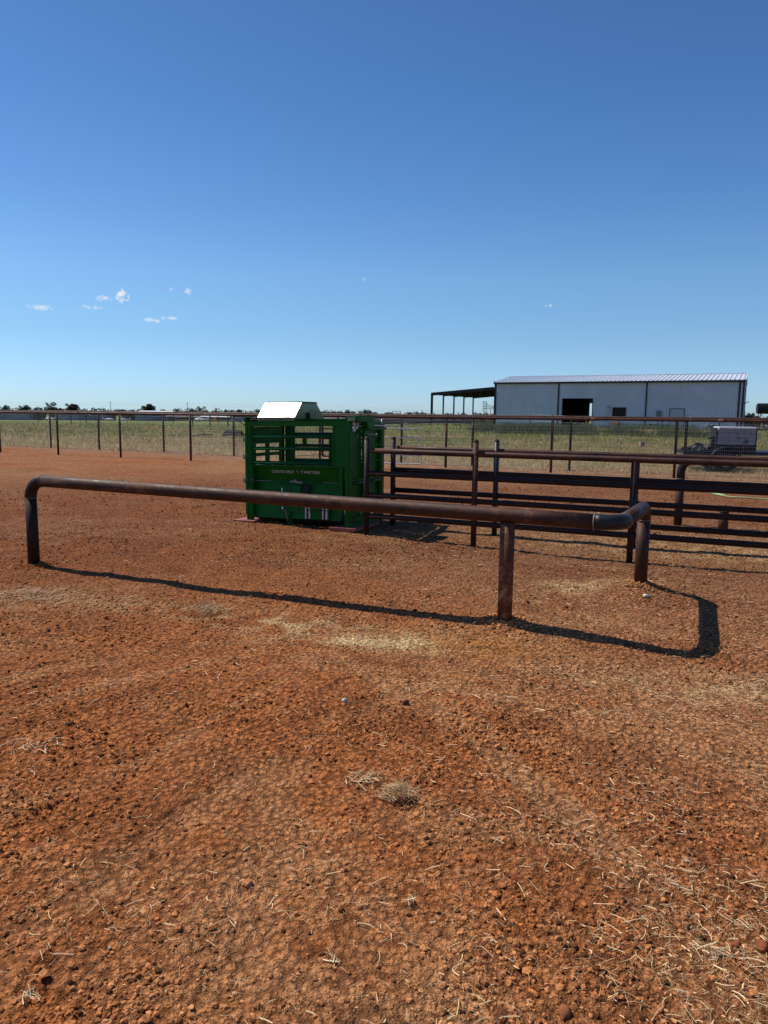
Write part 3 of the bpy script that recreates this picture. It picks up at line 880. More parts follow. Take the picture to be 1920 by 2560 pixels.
# ---- green hose
pts = [(7.05, 15.9), (7.0, 15.55), (7.12, 15.35), (6.95, 15.75), (6.98, 15.3), (7.03, 14.95), (7.3, 14.7), (7.7, 14.52), (8.3, 14.38), (9.0, 14.1), (9.8, 14.0)]
cv = []
for i in range(len(pts) - 1):
    p0 = pts[max(i - 1, 0)]; p1 = pts[i]; p2 = pts[i + 1]; p3 = pts[min(i + 2, len(pts) - 1)]
    for k in range(6):
        s = k / 6
        cv.append(tuple(.5 * ((2 * p1[j]) + (-p0[j] + p2[j]) * s + (2 * p0[j] - 5 * p1[j] + 4 * p2[j] - p3[j]) * s * s + (-p0[j] + 3 * p1[j] - 3 * p2[j] + p3[j]) * s ** 3) for j in (0, 1)))
mb = MB(); mb.tube([(x, y, ground(x, y) + .014) for x, y in cv], .012, 8)
M['hose'] = simple('lime_green_hose', (.26, .40, .18), .5, 0, .2, 10)
tag(mb.build('garden_hose', M['hose'], None, orig=(7.05, 15.9, 0)), 'pale green hose snaking over the soil behind the alley', 'hose')


# ---- back pipe fence A (top rail on posts)
def dirn(a, b): return (Vector((b[0] - a[0], b[1] - a[1], 0))).normalized()


t = thing('pipe_fence', 'single rail rusty pipe fence crossing the whole back of the yard', 'pipe fence', (FA[2][0], FA[2][1], 0))
zA = 1.52
mb = MB(); mb.tube([(x, y, zA + .004 * sin(i * 2.1)) for i, (x, y) in enumerate(FA)], .039, 14)
mb.build('top_rail', M['pipe_red'], t)
for i, (x, y) in enumerate(FA):
    if i == 8: pass
    mb = MB(); g = gz(x, y) - .05
    mb.tube([(x, y, g), (x, y, zA - .02)], .037, 12); mb.build('post', M['pipe_red'], t)
for k in (1, 3, 6, 9, 10):
    a, b = FA[k], FA[k + 1]; d = dirn(a, b); p = vec(a[0] * .65 + b[0] * .35, a[1] * .65 + b[1] * .35, zA)
    mb = MB(); mb.tube([p - d * .09, p + d * .09], .047, 14); o = mb.build('coupling', M['post_rust'], t)
# wire ties on the rail
for (px, py) in ((7.95, 19.4), (5.55, 20.55), (2.6, 22.05)):
    mb = MB(); d = vec(.9, -.42, 0)
    pts = [vec(px, py, zA) + V * (.052 * cos(a)) + UZ * (.052 * sin(a)) for a in [2 * pi * k / 12 for k in range(12)]]
    mb.tube(pts, .006, 5, False, True, True)
    mb.tube([vec(px, py, zA - .05) - V * .03, vec(px + .02, py, zA - .22) - V * .04, vec(px + .09, py, zA - .42)], .005, 5)
    mb.build('wire_tie', M['weld'], t)

# ---- wire mesh fence B just behind it
t = thing('mesh_fence', 'welded wire mesh fence on dark pipe posts just behind the single rail fence', 'mesh fence', (FB[1][0], FB[1][1], 0))
mb = MB(); mb.tube([(x, y, 1.565) for x, y in FB], .040, 12); mb.build('top_rail', M['pipe'], t)
for (x, y) in FB:
    mb = MB(); mb.tube([(x, y, gz(x, y) - .05), (x, y, 1.54)], .038, 12); mb.build('post', M['pipe_dark'], t)
mb = MB(); wv = []; wf = []


def thin(mb, a, b, r):
    a = Vector(a); b = Vector(b); d = (b - a).normalized(); p = d.orthogonal().normalized(); q_ = d.cross(p)
    vs = []
    for c_ in (a, b):
        for k in range(3):
            an = 2 * pi * k / 3; vs.append(c_ + p * (r * cos(an)) + q_ * (r * sin(an)))
    mb.add(vs, [(0, 1, 4, 3), (1, 2, 5, 4), (2, 0, 3, 5)], True)


for i in range(len(FB) - 1):
    a, b = FB[i], FB[i + 1]; d = dirn(a, b); nrm = Vector((-d.y, d.x, 0)); ln = math.dist(a, b)
    off = -nrm * .045
    A_ = vec(a[0], a[1], 0) + off; B_ = vec(b[0], b[1], 0) + off
    nv = int(ln / .052)
    for k in range(nv):
        p = A_ + (B_ - A_) * (k / nv)
        thin(mb, p + UZ * -.02, p + UZ * 1.42, .0016)
    for k in range(15):
        z = .03 + k * .099
        n_ = 6; prev = None
        for s in range(n_ + 1):
            p = A_ + (B_ - A_) * (s / n_) + UZ * (z + .006 * sin(s * 1.7 + k))
            if prev is not None: thin(mb, prev, p, .0036 if k % 2 else .0024)
            prev = p
mb.build('wire_mesh', M['wire'], t)
# steel brackets on one post
mb = MB(); px, py = FB[6][0] + .12, FB[6][1] - .1
for k in range(6):
    mb = MB(); mb.box((px, py, .2 + .22 * k), U, V, UZ, .12, .012, .05); mb.build('hinge_strap', M['galv'], t)


# ---- gates
def tube_gate(name, label, p0, p1, zs, r, mat, uprights, g=0.):
    t = thing(name, label, 'gate', (p0[0], p0[1], 0))
    a = vec(p0[0], p0[1], 0); b = vec(p1[0], p1[1], 0); d = (b - a).normalized()
    mb = MB(); q = fillet([a + UZ * zs[-1], a + UZ * zs[0], b + UZ * zs[0], b + UZ * zs[-1]], .03, 4)
    mb.tube(q + [a + UZ * zs[-1]], r, 10); mb.build('frame', M[mat], t)
    for z in zs[1:-1]:
        mb = MB(); mb.tube([a + UZ * z, b + UZ * z], r * .85, 10); mb.build('bar', M[mat], t)
    for f in uprights:
        p = a + (b - a) * f
        mb = MB(); mb.box(p + UZ * ((zs[0] + zs[-1]) / 2), d, V, UZ, r * 1.8, r * 1.8, zs[0] - zs[-1] - .02); mb.build('upright', M[mat], t)
    return t


tube_gate('tube_gate', 'grey galvanised five bar gate standing open behind the chute', (-.95, 22.6), (1.1, 22.25), [1.17, .90, .64, .38, .12], .021, 'galv', [.04])
mb = MB(); mb.tube([(1.1, 22.25, .0), (1.1, 22.25, 1.18)], .025, 10)
tube_gate('pipe_gate', 'rusty brown pipe gate seen through the rails of the green chute', (-1.85, 22.1), (-.2, 21.6), [1.36, 1.15, .86, .6, .34], .025, 'pipe_red', [.0, .5])

# ================================================================ the green squeeze chute
CO = vec(-.516, 10.198, 0)
SL = .018


def cp(tt, vv, z): return CO + U * tt + V * vv + UZ * (z + SL * tt)


def cb(mb, t0, t1, v0, v1, z0, z1):
    mb.hexa([cp(t0, v0, z0), cp(t1, v0, z0), cp(t1, v1, z0), cp(t0, v1, z0), cp(t0, v0, z1), cp(t1, v0, z1), cp(t1, v1, z1), cp(t0, v1, z1)])


ch = thing('squeeze_chute', 'glossy green cattle squeeze chute with slanted hood reflecting the sun', 'cattle chute', tuple(CO))
W_ = 1.12


def cpart(name, fn, mat='green', bevel=.004, label=None, parent=None):
    mb = MB(); fn(mb); o = mb.build(name, M[mat], parent or ch, bevel)
    if label: o['label'] = label
    return o


# corner legs
cpart('leg', lambda m: (cb(m, -1.680, -1.605, 0, .075, .0, 1.43), cb(m, -1.675, -1.652, -.012, .0, .03, 1.42)))
cpart('leg', lambda m: (cb(m, -.035, .038, 0, .075, .0, 1.43), cb(m, .012, .030, -.012, 0., .02, 1.43)))
cpart('leg', lambda m: cb(m, -1.680, -1.605, W_ - .075, W_, .0, 1.43))
cpart('leg', lambda m: cb(m, -.035, .038, W_ - .075, W_, .0, 1.43))
# top beams
cpart('top_beam', lambda m: cb(m, -1.682, .040, -.004, .075, 1.43, 1.50))
cpart('top_beam', lambda m: cb(m, -1.682, .040, W_ - .075, W_ + .004, 1.43, 1.50))
cpart('cross_beam', lambda m: (cb(m, -1.678, -1.60, .075, W_ - .075, 1.425, 1.495)))
cpart('cross_beam', lambda m: (cb(m, -.03, .036, .075, W_ - .075, 1.425, 1.495)))
cpart('cross_beam', lambda m: (cb(m, -1.45, -1.39, .075, W_ - .075, 1.435, 1.49)))
cpart('cross_beam', lambda m: (cb(m, -.93, -.87, .075, W_ - .075, 1.435, 1.49)))
# head gate at the left end
cpart('head_gate', lambda m: (cb(m, -1.725, -1.683, .03, .11, .12, 1.56), cb(m, -1.725, -1.683, .96, 1.04, .12, 1.56), cb(m, -1.735, -1.683, .03, 1.04, 1.50, 1.56),
                              cb(m, -1.64, -1.615, .09, .86, 1.17, 1.42), cb(m, -1.64, -1.615, .09, .86, .15, .86), cb(m, -1.64, -1.615, .09, .16, .86, 1.17),
                              cb(m, -1.64, -1.615, .42, .52, .86, 1.17), cb(m, -1.64, -1.615, .80, .87, .86, 1.17), cb(m, -1.645, -1.612, .09, .86, .985, 1.035)))
for k, z in enumerate((1.2, .95, .6, .3)):
    cpart('hinge', lambda m: cb(m, -1.735, -1.69, -.005, .028, z, z + .07), 'graysteel', .003)
# solid side column near the rear
cpart('side_column', lambda m: (cb(m, -.226, -.035, .010, .060, .872, 1.43), cb(m, -.232, -.208, .0, .068, .868, 1.43)))
# three side rails, near and far
for z in (1.285, 1.11, .905):
    cpart('side_rail', lambda m: m.tube([cp(-1.605, .03, z), cp(-.226, .03, z)], .0265, 14), 'green_tube', 0)
for z in (1.30, 1.12, .89):
    cpart('side_rail', lambda m: m.tube([cp(-1.605, W_ - .03, z), cp(-.035, W_ - .03, z)], .026, 12), 'green_tube', 0)
# small uprights of the far drop bars
for tt, z0, z1 in ((-1.34, 1.12, 1.30), (-.86, 1.12, 1.30), (-.86, .9, 1.10)):
    cpart('drop_bar', lambda m: cb(m, tt - .03, tt + .03, W_ - .055, W_ - .015, z0, z1), 'green', .003)
    cpart('bolt', lambda m: m.ball(cp(tt, W_ - .06, (z0 + z1) / 2), .012, 8), 'graysteel', 0)
cpart('far_panel', lambda m: (cb(m, -1.605, -.035, W_ - .05, W_ - .04, .2, .87), cb(m, -1.60, -1.52, W_ - .06, W_ - .02, .87, 1.43), cb(m, -.32, -.035, W_ - .05, W_ - .02, .87, 1.43)))
# near lower side: upper sheet leaning in, lower sheet leaning out, a fold between them
def low1(m):
    m.prism([cp(-1.60, .045, .872), cp(-1.60, .135, .642), cp(-1.60, .145, .642), cp(-1.60, .055, .872)], U * 1.475 + UZ * SL * 1.475)


def low2(m):
    m.prism([cp(-1.60, .135, .640), cp(-1.60, .055, .10), cp(-1.60, .065, .10), cp(-1.60, .145, .640)], U * 1.475 + UZ * SL * 1.475)


cpart('upper_side_panel', low1, 'green', 0); cpart('lower_side_panel', low2, 'green', 0)
cpart('panel_lip', lambda m: cb(m, -1.605, -.035, -.006, .05, .856, .874), 'green', .002)
cpart('side_post', lambda m: cb(m, -.127, -.073, .0, .06, .20, .868))
cpart('side_post', lambda m: cb(m, -1.600, -1.575, .0, .05, .10, .856), 'green', .002)
cpart('brace', lambda m: m.tube([cp(-.07, .03, .80), cp(-.037, .03, .70)], .014, 8), 'green', 0)
cpart('wire_cable', lambda m: m.tube([cp(-1.60, .045, 1.02), cp(-1.3, .04, 1.03), cp(-1.0, .05, 1.012), cp(-.93, .05, .998), cp(-.9, .05, 1.005), cp(-.3, .05, 1.04)], .003, 6), 'black', 0)
# squeeze rod with clevis
cpart('squeeze_rod', lambda m: (m.tube([cp(-1.59, .02, .640), cp(-.13, .02, .642)], .0055, 8)), 'graysteel', 0)
cpart('squeeze_tube', lambda m: (m.tube([cp(-1.25, .02, .640), cp(-.93, .02, .641)], .013, 10), m.tube([cp(-.72, .02, .641), cp(-.40, .02, .642)], .013, 10)), 'green_tube', 0)
cpart('clevis', lambda m: (cb(m, -.93, -.83, .0, .035, .628, .655), cb(m, -.83, -.72, -.005, .035, .618, .648), cb(m, -.86, -.82, .0, .03, .65, .672)), 'graysteel', .004)
cpart('turnbuckle', lambda m: (m.ball(cp(-1.575, .0, .655), .014, 8), m.ball(cp(-1.545, .0, .712), .008, 8), m.ball(cp(-1.56, .0, .61), .007, 8)), 'graysteel', 0)
# lift arm bulge and levers
cpart('lever_guard', lambda m: m.prism([cp(-.86, .085, .60), cp(-.99, .06, .42), cp(-.92, .055, .38), cp(-.80, .06, .42), cp(-.76, .085, .58)], -V * .04), 'green', .006)
cpart('lever_guard', lambda m: m.prism([cp(-.75, .07, .60), cp(-.76, .05, .36), cp(-.66, .05, .36), cp(-.64, .07, .60)], -V * .012), 'black_metal', .004)
cpart('lever', lambda m: (m.tube([cp(-1.04, -.03, .55), cp(-1.035, -.03, .22)], .009, 8), m.tube([cp(-1.035, -.02, .26), cp(-1.0, .0, .20), cp(-.97, .02, .02)], .011, 8), m.ball(cp(-1.03, -.03, .25), .022, 8)), 'graysteel', 0)
cpart('lever', lambda m: (m.tube([cp(-.62, -.02, .42), cp(-.62, -.02, .03)], .008, 8), m.tube([cp(-.78, .0, .33), cp(-.78, .0, .20)], .008, 8)), 'black_metal', 0)
cpart('lever', lambda m: (m.tube([cp(-.62, -.03, .25), cp(-.30, -.03, .25)], .006, 8),), 'black_metal', 0)
# hanging plate with rubber rollers
cpart('kick_plate', lambda m: cb(m, -.60, -.35, .0, .02, .12, .42), 'green', .003)
for tt in (-.665, -.385):
    cpart('roller', lambda m: (cb(m, tt, tt + .028, -.025, .02, .12, .33), cb(m, tt + .055, tt + .085, -.025, .02, .12, .33)), 'galv', .006)
    cpart('roller_pin', lambda m: cb(m, tt + .03, tt + .053, -.02, .02, .10, .34), 'black', .003)
cpart('floor', lambda m: cb(m, -1.60, -.03, .16, W_ - .1, .05, .09), 'black', .003)
cpart('floor_rail', lambda m: (cb(m, -1.60, -1.0, .09, .13, .08, .13), cb(m, -.97, -.95, .03, .12, .02, .2)), 'green', .003)
# rear end with two sliding tailgates
cpart('end_post', lambda m: cb(m, .0, .038, .475, .53, .10, 1.43))
for v0, v1 in ((.085, .47), (.54, 1.03)):
    tg = cpart('tailgate', lambda m: (cb(m, -.030, -.018, v0, v1, .14, 1.37), cb(m, .0, .032, v0, v0 + .022, .14, 1.375), cb(m, .0, .032, v1 - .022, v1, .14, 1.375)), 'green', .002)
    for z in (1.143, .91, .672, .655, .20):
        cpart('tailgate_rib', lambda m: cb(m, -.018, .030, v0 + .022, v1 - .022, z, z + .014), 'green', .001, parent=tg)
    cpart('tailgate_tube', lambda m: m.tube([cp(.032, v0 + .02, .628), cp(.032, v1 - .03, .628)], .018, 10), 'green_tube', 0, parent=tg)
cpart('slide_track', lambda m: (m.tube([cp(.05, .10, 1.385), cp(.05, 1.13, 1.385)], .020, 12),), 'green_tube', 0)
cpart('slide_track', lambda m: (m.tube([cp(.075, .05, 1.43), cp(.075, .9, 1.43)], .008, 8), m.tube([cp(.06, .98, 1.42), cp(.06, .98, 1.52)], .012, 8), m.tube([cp(.06, .80, 1.425), cp(.06, 1.22, 1.425)], .012, 8)), 'galv', 0)
for v0, z in ((.06, 1.355), (.06, 1.44), (.17, 1.43), (.25, 1.46), (.12, 1.39)):
    cpart('slide_roller', lambda m: cb(m, .04, .075, v0, v0 + .055, z, z + .05), 'galv', .006)
cpart('latch', lambda m: (m.tube([cp(.05, .55, 1.30), cp(.05, .72, 1.305), cp(.05, .85, 1.27)], .008, 8), m.ball(cp(.05, .83, 1.30), .018, 8)), 'graysteel', 0)
cpart('latch', lambda m: (m.tube([cp(.05, .16, 1.36), cp(.05, .16, 1.27), cp(.05, .22, 1.27), cp(.05, .22, 1.36)], .005, 6),), 'black_metal', 0)
cpart('latch_knob', lambda m: m.ball(cp(.05, .50, 1.20), .012, 8), 'galv', 0)
cpart('hose_line', lambda m: m.tube([cp(.045, .30, 1.50), cp(.06, .36, 1.42), cp(.07, .40, 1.36), cp(.06, .42, 1.30)], .004, 6), 'black', 0)
cpart('sill', lambda m: cb(m, .0, .036, .08, 1.03, .08, .135))
cpart('rear_skid', lambda m: cb(m, -.03, .03, .075, 1.03, .02, .07), 'green', .003)
# release box on top of the rear corner
rbx = cpart('release_box', lambda m: (cb(m, -.03, .175, .0, .50, 1.49, 1.568),))
cpart('release_box_bracket', lambda m: (m.prism([cp(.175, .24, 1.49), cp(.175, .49, 1.49), cp(.175, .49, 1.40), cp(.175, .32, 1.40)], -U * .17), cb(m, .03, .178, .02, .51, 1.568, 1.575)), 'green', .002)
cpart('release_handle', lambda m: m.tube([cp(.08, .22, 1.57), cp(.08, .24, 1.60), cp(.08, .30, 1.605), cp(.08, .50, 1.60), cp(.08, .53, 1.57)], .005, 6), 'black_metal', 0, parent=rbx)
cpart('release_handle', lambda m: m.ball(cp(.08, .225, 1.60), .008, 6), 'galv', 0)
# hood over the controls
HT0, HT1 = -1.474, -.842
hb = 1.56
s45 = tuple((SUN_DIR + (Vector((0, 0, 1.6)) - cp(-1.15, .1, 1.66)).normalized()).normalized())
# slope chosen so that its face leans 46 degrees, as the real hood does
prof = [(0, 1.495), (0, hb), (.194, hb + .206), (.60, hb + .206), (.86, 1.52), (.86, 1.495)]
hd = cpart('hood', lambda m: m.prism([cp(HT0, a, z) for a, z in prof], U * (HT1 - HT0) + UZ * SL * (HT1 - HT0)), 'hood', 0)
cpart('hood_rim', lambda m: (m.prism([cp(HT1, a, z) for a, z in ((.19, hb + .197), (.19, hb + .218), (.62, hb + .216), (.62, hb + .197))], U * .006), cb(m, HT0 + .02, HT1 - .01, .215, .60, hb + .205, hb + .222)), 'green', 0, parent=hd)
cpart('hood_opening', lambda m: cb(m, HT1, HT1 + .003, .30, .42, 1.50, 1.625), 'black', 0, parent=hd)
cpart('hood_bolt', lambda m: m.ball(cp(HT1, .60, 1.63), .010, 8), 'graysteel', 0, parent=hd)
for tt in (-1.455, -.872):
    cpart('hood_bolt', lambda m: m.ball(cp(tt, -.004, 1.520), .010, 8), 'graysteel', 0, parent=hd)
cpart('valve', lambda m: (m.tube([cp(-1.66, .1, 1.52), cp(-1.48, .1, 1.525)], .022, 10), m.tube([cp(-1.60, .05, 1.545), cp(-1.48, .05, 1.55)], .012, 8)), 'black_metal', 0)
cpart('top_lip', lambda m: cb(m, -1.68, .0, -.006, .02, 1.50, 1.507), 'green_tube', 0)
cpart('roof_bar', lambda m: cb(m, -.84, -.03, .30, .36, 1.50, 1.535), 'green', .003)


def text_on(body, size, org, xax, nrm, mat, parent, name, width=None, spacing=1.0, bold=.0, italic=0.):
    cu = bpy.data.curves.new(name, 'FONT'); cu.body = body; cu.size = size; cu.extrude = .0006; cu.space_character = spacing
    cu.offset = bold; cu.shear = italic; cu.resolution_u = 3
    tmp = bpy.data.objects.new('tmp_text', cu); COL.objects.link(tmp)
    bpy.context.view_layer.update()
    me = bpy.data.meshes.new_from_object(tmp.evaluated_get(bpy.context.evaluated_depsgraph_get()))
    bpy.data.objects.remove(tmp); bpy.data.curves.remove(cu)
    me.name = name
    xs = [v.co.x for v in me.vertices]; x0, x1 = min(xs), max(xs)
    sx = (width / (x1 - x0)) if width else 1.
    xax = Vector(xax).normalized(); nrm = Vector(nrm).normalized(); yax = nrm.cross(xax)
    off = Vector(parent['_w']) if parent else Vector((0, 0, 0))
    for v in me.vertices:
        p = Vector(org) + xax * ((v.co.x - x0) * sx) + yax * v.co.y + nrm * (v.co.z + .0015)
        v.co = p - off
    me.materials.clear(); me.materials.append(M[mat])
    o = bpy.data.objects.new(name, me); COL.objects.link(o)
    if parent: o.parent = parent
    return o


leanN = (-V * .23 + UZ * -.09).normalized(); leanN = (V * -.931 + UZ * -.364).normalized()
UX = (U + UZ * SL).normalized()
# normal of the inward leaning upper sheet
e1 = (cp(-1.6, .045, .872) - cp(-1.6, .135, .642)).normalized()
pn = UX.cross(e1).normalized()
def on_sheet(tt, z):
    f = (.872 - z) / .23
    return cp(tt, .045 + .09 * f, z)
text_on('CHUTE HELP', .058, on_sheet(-1.285, .757), UX, pn, 'textgray', ch, 'lettering', .375, 1.05, .001)
text_on('TARTER', .058, on_sheet(-.80, .757), UX, pn, 'textgray', ch, 'lettering', .325, 1.1, .0012)
cpart('slash_mark', lambda m: m.prism([on_sheet(-.862, .81) - V * .003, on_sheet(-.855, .81) - V * .003, on_sheet(-.828, .745) - V * .003, on_sheet(-.835, .745) - V * .003], pn * .0012), 'textgray', 0)
text_on('RELEASE', .030, cp(.005, -.001, 1.532), UX, -V, 'textgray', rbx, 'lettering', .115, 1.05, .0006)
cpart('underline', lambda m: cb(m, .005, .120, -.003, -.001, 1.508, 1.520), 'textgray', 0, parent=rbx)
text_on('CHUTE HELP   CHUTEHELP.COM', .030, cp(-1.385, -.001, 1.508), UX, -V, 'textdim', hd, 'lettering', .44, 1.1, .0004)

# red oxide foot plates under the chute
for (t0, t1, v0, v1, lab) in ((-1.87, -1.50, -.09, .22, 'pinkish red steel plate under the left leg of the green chute'), (-.25, .17, -.07, .70, 'dark red steel plate under the right leg of the green chute')):
    c0 = cp((t0 + t1) / 2, (v0 + v1) / 2, 0)
    zz = .035 if t0 < -1 else .012
    mb = MB()
    mb.hexa([cp(t0, v0, zz - .03), cp(t1, v0, zz - .03), cp(t1, v1, zz - .03), cp(t0, v1, zz - .03), cp(t0, v0, zz + .016), cp(t1, v0, zz + .016), cp(t1, v1, zz + .016), cp(t0, v1, zz + .016)])
    tag(mb.build('foot_plate', M['red_steel'], None, .003, orig=(c0.x, c0.y, 0)), lab, 'steel plate')

# ================================================================ barn
UB = vec(.894, -.449, 0).normalized(); VB = vec(-UB.y, UB.x, 0)
ZB = .40
BO = vec(11.78, 80.4, 0)
LB, WB = 24.05, 12.2
EZ, RZ = 5.0, 5.86


def bp(a, v, z): return BO + UB * a + VB * v + UZ * z


def bb(mb, a0, a1, v0, v1, z0, z1):
    mb.hexa([bp(a0, v0, z0), bp(a1, v0, z0), bp(a1, v1, z0), bp(a0, v1, z0), bp(a0, v0, z1), bp(a1, v0, z1), bp(a1, v1, z1), bp(a0, v1, z1)])


M['sheet'] = simple('galvalume_wall_sheet', (.53, .56, .61), .6, .05, .08, .8)
M['roof'] = simple('galvalume_roof_sheet', (.72, .75, .79), .38, .25, .06, .8)
M['door'] = simple('grey_white_door', (.42, .43, .46), .5, 0, .05, 2)
M['glass'] = simple('dark_window_glass', (.006, .008, .009), .25, 0, .3, 2, spec=.2)
M['conc'] = simple('concrete_edge', (.38, .34, .30), .85, 0, .2, 3)
barn = thing('metal_barn', 'long pale blue grey metal barn with dark trim and open doorway', 'barn', tuple(bp(0, 0, ZB)))


def bpart(name, fn, mat, bevel=0., label=None, parent=None):
    mb = MB(); fn(mb); o = mb.build(name, M[mat], parent or barn, bevel)
    if label: o['label'] = label
    return o


def ribbed(m, a0, a1, z0, z1, v, sgn=-1, step=.305):
    """wall sheet in the plane v with ribs standing proud"""
    bb(m, a0, a1, min(v, v - sgn * .03), max(v, v - sgn * .03), z0, z1)
    k = math.ceil(a0 / step + .3)
    while k * step < a1 - .06:
        a = k * step
        m.hexa([bp(a - .045, v, z0), bp(a + .045, v, z0), bp(a + .02, v + sgn * .032, z0), bp(a - .02, v + sgn * .032, z0),
                bp(a - .045, v, z1), bp(a + .045, v, z1), bp(a + .02, v + sgn * .032, z1), bp(a - .02, v + sgn * .032, z1)])
        k += 1


OA0, OA1, OZ = 7.3, 10.3, 3.33


def front(m):
    ribbed(m, .1, OA0, ZB, EZ, 0); ribbed(m, OA1, LB - .1, ZB, EZ, 0); ribbed(m, OA0, OA1, OZ, EZ, 0)


def back(m):
    ribbed(m, .1, 7.6, ZB, EZ, WB, 1); ribbed(m, 9.9, LB - .1, ZB, EZ, WB, 1); ribbed(m, 7.6, 9.9, 3.1, EZ, WB, 1)


bpart('front_wall', front, 'sheet'); bpart('back_wall', back, 'sheet')


def gable(a, sgn):
    def f(m):
        m.prism([bp(a, 0, ZB), bp(a, WB, ZB), bp(a, WB, EZ), bp(a, WB / 2, RZ), bp(a, 0, EZ)], UB * (.03 * sgn))
        k = 1
        while k * .305 < WB:
            v = k * .305; zt = EZ + (RZ - EZ) * (1 - abs(v - WB / 2) / (WB / 2))
            x0, x1 = (a - .03, a) if sgn > 0 else (a, a + .03)
            bb(m, x0, x1, v - .02, v + .02, ZB, zt - .02); k += 1
    return f


bpart('gable_wall', gable(.0, 1), 'sheet'); bpart('gable_wall', gable(LB, -1), 'sheet')


def roofside(v0, z0, v1, z1):
    def f(m):
        n = (bp(0, v1, z1) - bp(0, v0, z0)).normalized(); up = UB.cross(n).normalized()
        if up.z < 0: up = -up
        a = bp(-.08, v0, z0); b = bp(-.08, v1, z1)
        m.prism([a, b, b + up * .04, a + up * .04], UB * (LB + .16))
        k = 0
        while k * .40 < LB + .1:
            s = bp(-.06 + k * .40, v0, z0) + up * .04; e = bp(-.06 + k * .40, v1, z1) + up * .04
            m.prism([s, s + UB * .09, s + UB * .07 + up * .085, s + UB * .02 + up * .085], e - s); k += 1
    return f


bpart('roof', roofside(-.15, EZ + .06, WB / 2, RZ + .06), 'roof', label='bright silvery front roof slope')
bpart('roof', roofside(WB + .15, EZ + .06, WB / 2, RZ + .06), 'roof')
bpart('ridge_cap', lambda m: bb(m, -.1, LB + .1, WB / 2 - .15, WB / 2 + .15, RZ + .13, RZ + .17), 'roof')
bpart('eave_trim', lambda m: bb(m, -.12, LB + .12, -.26, -.03, EZ - .10, EZ + .055), 'dark_trim')
bpart('rake_trim', lambda m: m.prism([bp(-.09, -.16, EZ - .02), bp(-.09, WB / 2, RZ), bp(-.09, WB / 2, RZ + .19), bp(-.09, -.16, EZ + .17)], UB * -.03), 'dark_trim')
bpart('rake_trim', lambda m: m.prism([bp(LB + .09, -.16, EZ - .02), bp(LB + .09, WB / 2, RZ), bp(LB + .09, WB / 2, RZ + .19), bp(LB + .09, -.16, EZ + .17)], UB * .10), 'sheet')
for a0, a1 in ((-.06, .16), (6.78, 6.92), (15.42, 15.56), (LB - .42, LB - .26), (LB - .08, LB + .07)):
    bpart('corner_trim', lambda m: bb(m, a0, a1, -.075, -.034, ZB, EZ - .02), 'dark_trim')
bpart('door_frame', lambda m: (bb(m, OA0 - .06, OA0, -.06, .03, ZB, OZ + .06), bb(m, OA1, OA1 + .06, -.06, .03, ZB, OZ + .06), bb(m, OA0, OA1, -.06, .03, OZ, OZ + .06)), 'dark_trim')
# inside framing seen through the doorway
bpart('inner_column', lambda m: [bb(m, a, a + .12, v, v + .12, ZB, 4.9) for a in (6.9, 8.1, 9.0, 11.0) for v in (11.9,)], 'dark_trim')
bpart('floor_slab', lambda m: bb(m, .05, LB - .05, .05, WB - .05, ZB - .3, ZB + .03), 'conc')
bpart('inner_lining', lambda m: (bb(m, .08, LB - .08, WB - .16, WB - .10, ZB, 3.0) if False else bb(m, .2, 7.5, WB - .16, WB - .10, ZB, EZ), bb(m, 9.95, LB - .2, WB - .16, WB - .10, ZB, EZ)), 'dark_trim')
wn = bpart('window', lambda m: (bb(m, 12.33, 13.62, -.07, -.033, 1.60, 1.66), bb(m, 12.33, 13.62, -.07, -.033, 2.43, 2.50), bb(m, 12.33, 12.40, -.07, -.033, 1.66, 2.43), bb(m, 13.55, 13.62, -.07, -.033, 1.66, 2.43), bb(m, 12.40, 13.55, -.065, -.04, 2.03, 2.07)), 'black_metal')
bpart('pane', lambda m: bb(m, 12.40, 13.55, -.050, -.034, 1.66, 2.43), 'glass', parent=wn)
dr = bpart('side_door', lambda m: bb(m, 17.74, 19.0, -.055, -.034, ZB + .02, 2.36), 'door')
bpart('door_trim', lambda m: (bb(m, 17.68, 17.74, -.07, -.034, ZB, 2.42), bb(m, 19.0, 19.06, -.07, -.034, ZB, 2.42), bb(m, 17.74, 19.0, -.07, -.034, 2.36, 2.42)), 'dark_trim')
M['ebox'] = simple('grey_electric_box', (.15, .17, .18), .5, .1, .1, 3)
bpart('electric_box', lambda m: (bb(m, 16.52, 16.95, -.18, -.036, 1.58, 2.20), bb(m, 16.70, 16.77, -.12, -.05, ZB, 1.58), bb(m, 16.6, 16.87, -.14, -.04, 1.45, 1.58)), 'ebox')
bpart('wall_tap', lambda m: (bb(m, 15.98, 16.02, -.10, -.05, ZB, .85), bb(m, 15.9, 16.12, -.12, -.05, .80, .90)), 'black_metal')
bpart('wall_lamp', lambda m: (m.tube([bp(LB + .05, 3, 3.0), bp(LB + .35, 3, 3.1)], .03, 6), m.ball(bp(LB + .1, 3, 2.98), .09, 8), m.ball(bp(LB + .4, 3, 3.12), .06, 8)), 'black_metal')

# lean-to on the left gable
LW, LD = 7.35, 13.4
lt = thing('lean_to', 'open dark pole lean-to roof attached to the left end of the metal barn', 'lean-to', tuple(bp(-LW, 0, 0)))


def ltp(a, v, z): return bp(-a, v, z)


def lb(mb, a0, a1, v0, v1, z0, z1): bb(mb, -a1, -a0, v0, v1, z0, z1)


def lpart(name, fn, mat='dark_trim'):
    mb = MB(); fn(mb); return mb.build(name, M[mat], lt)


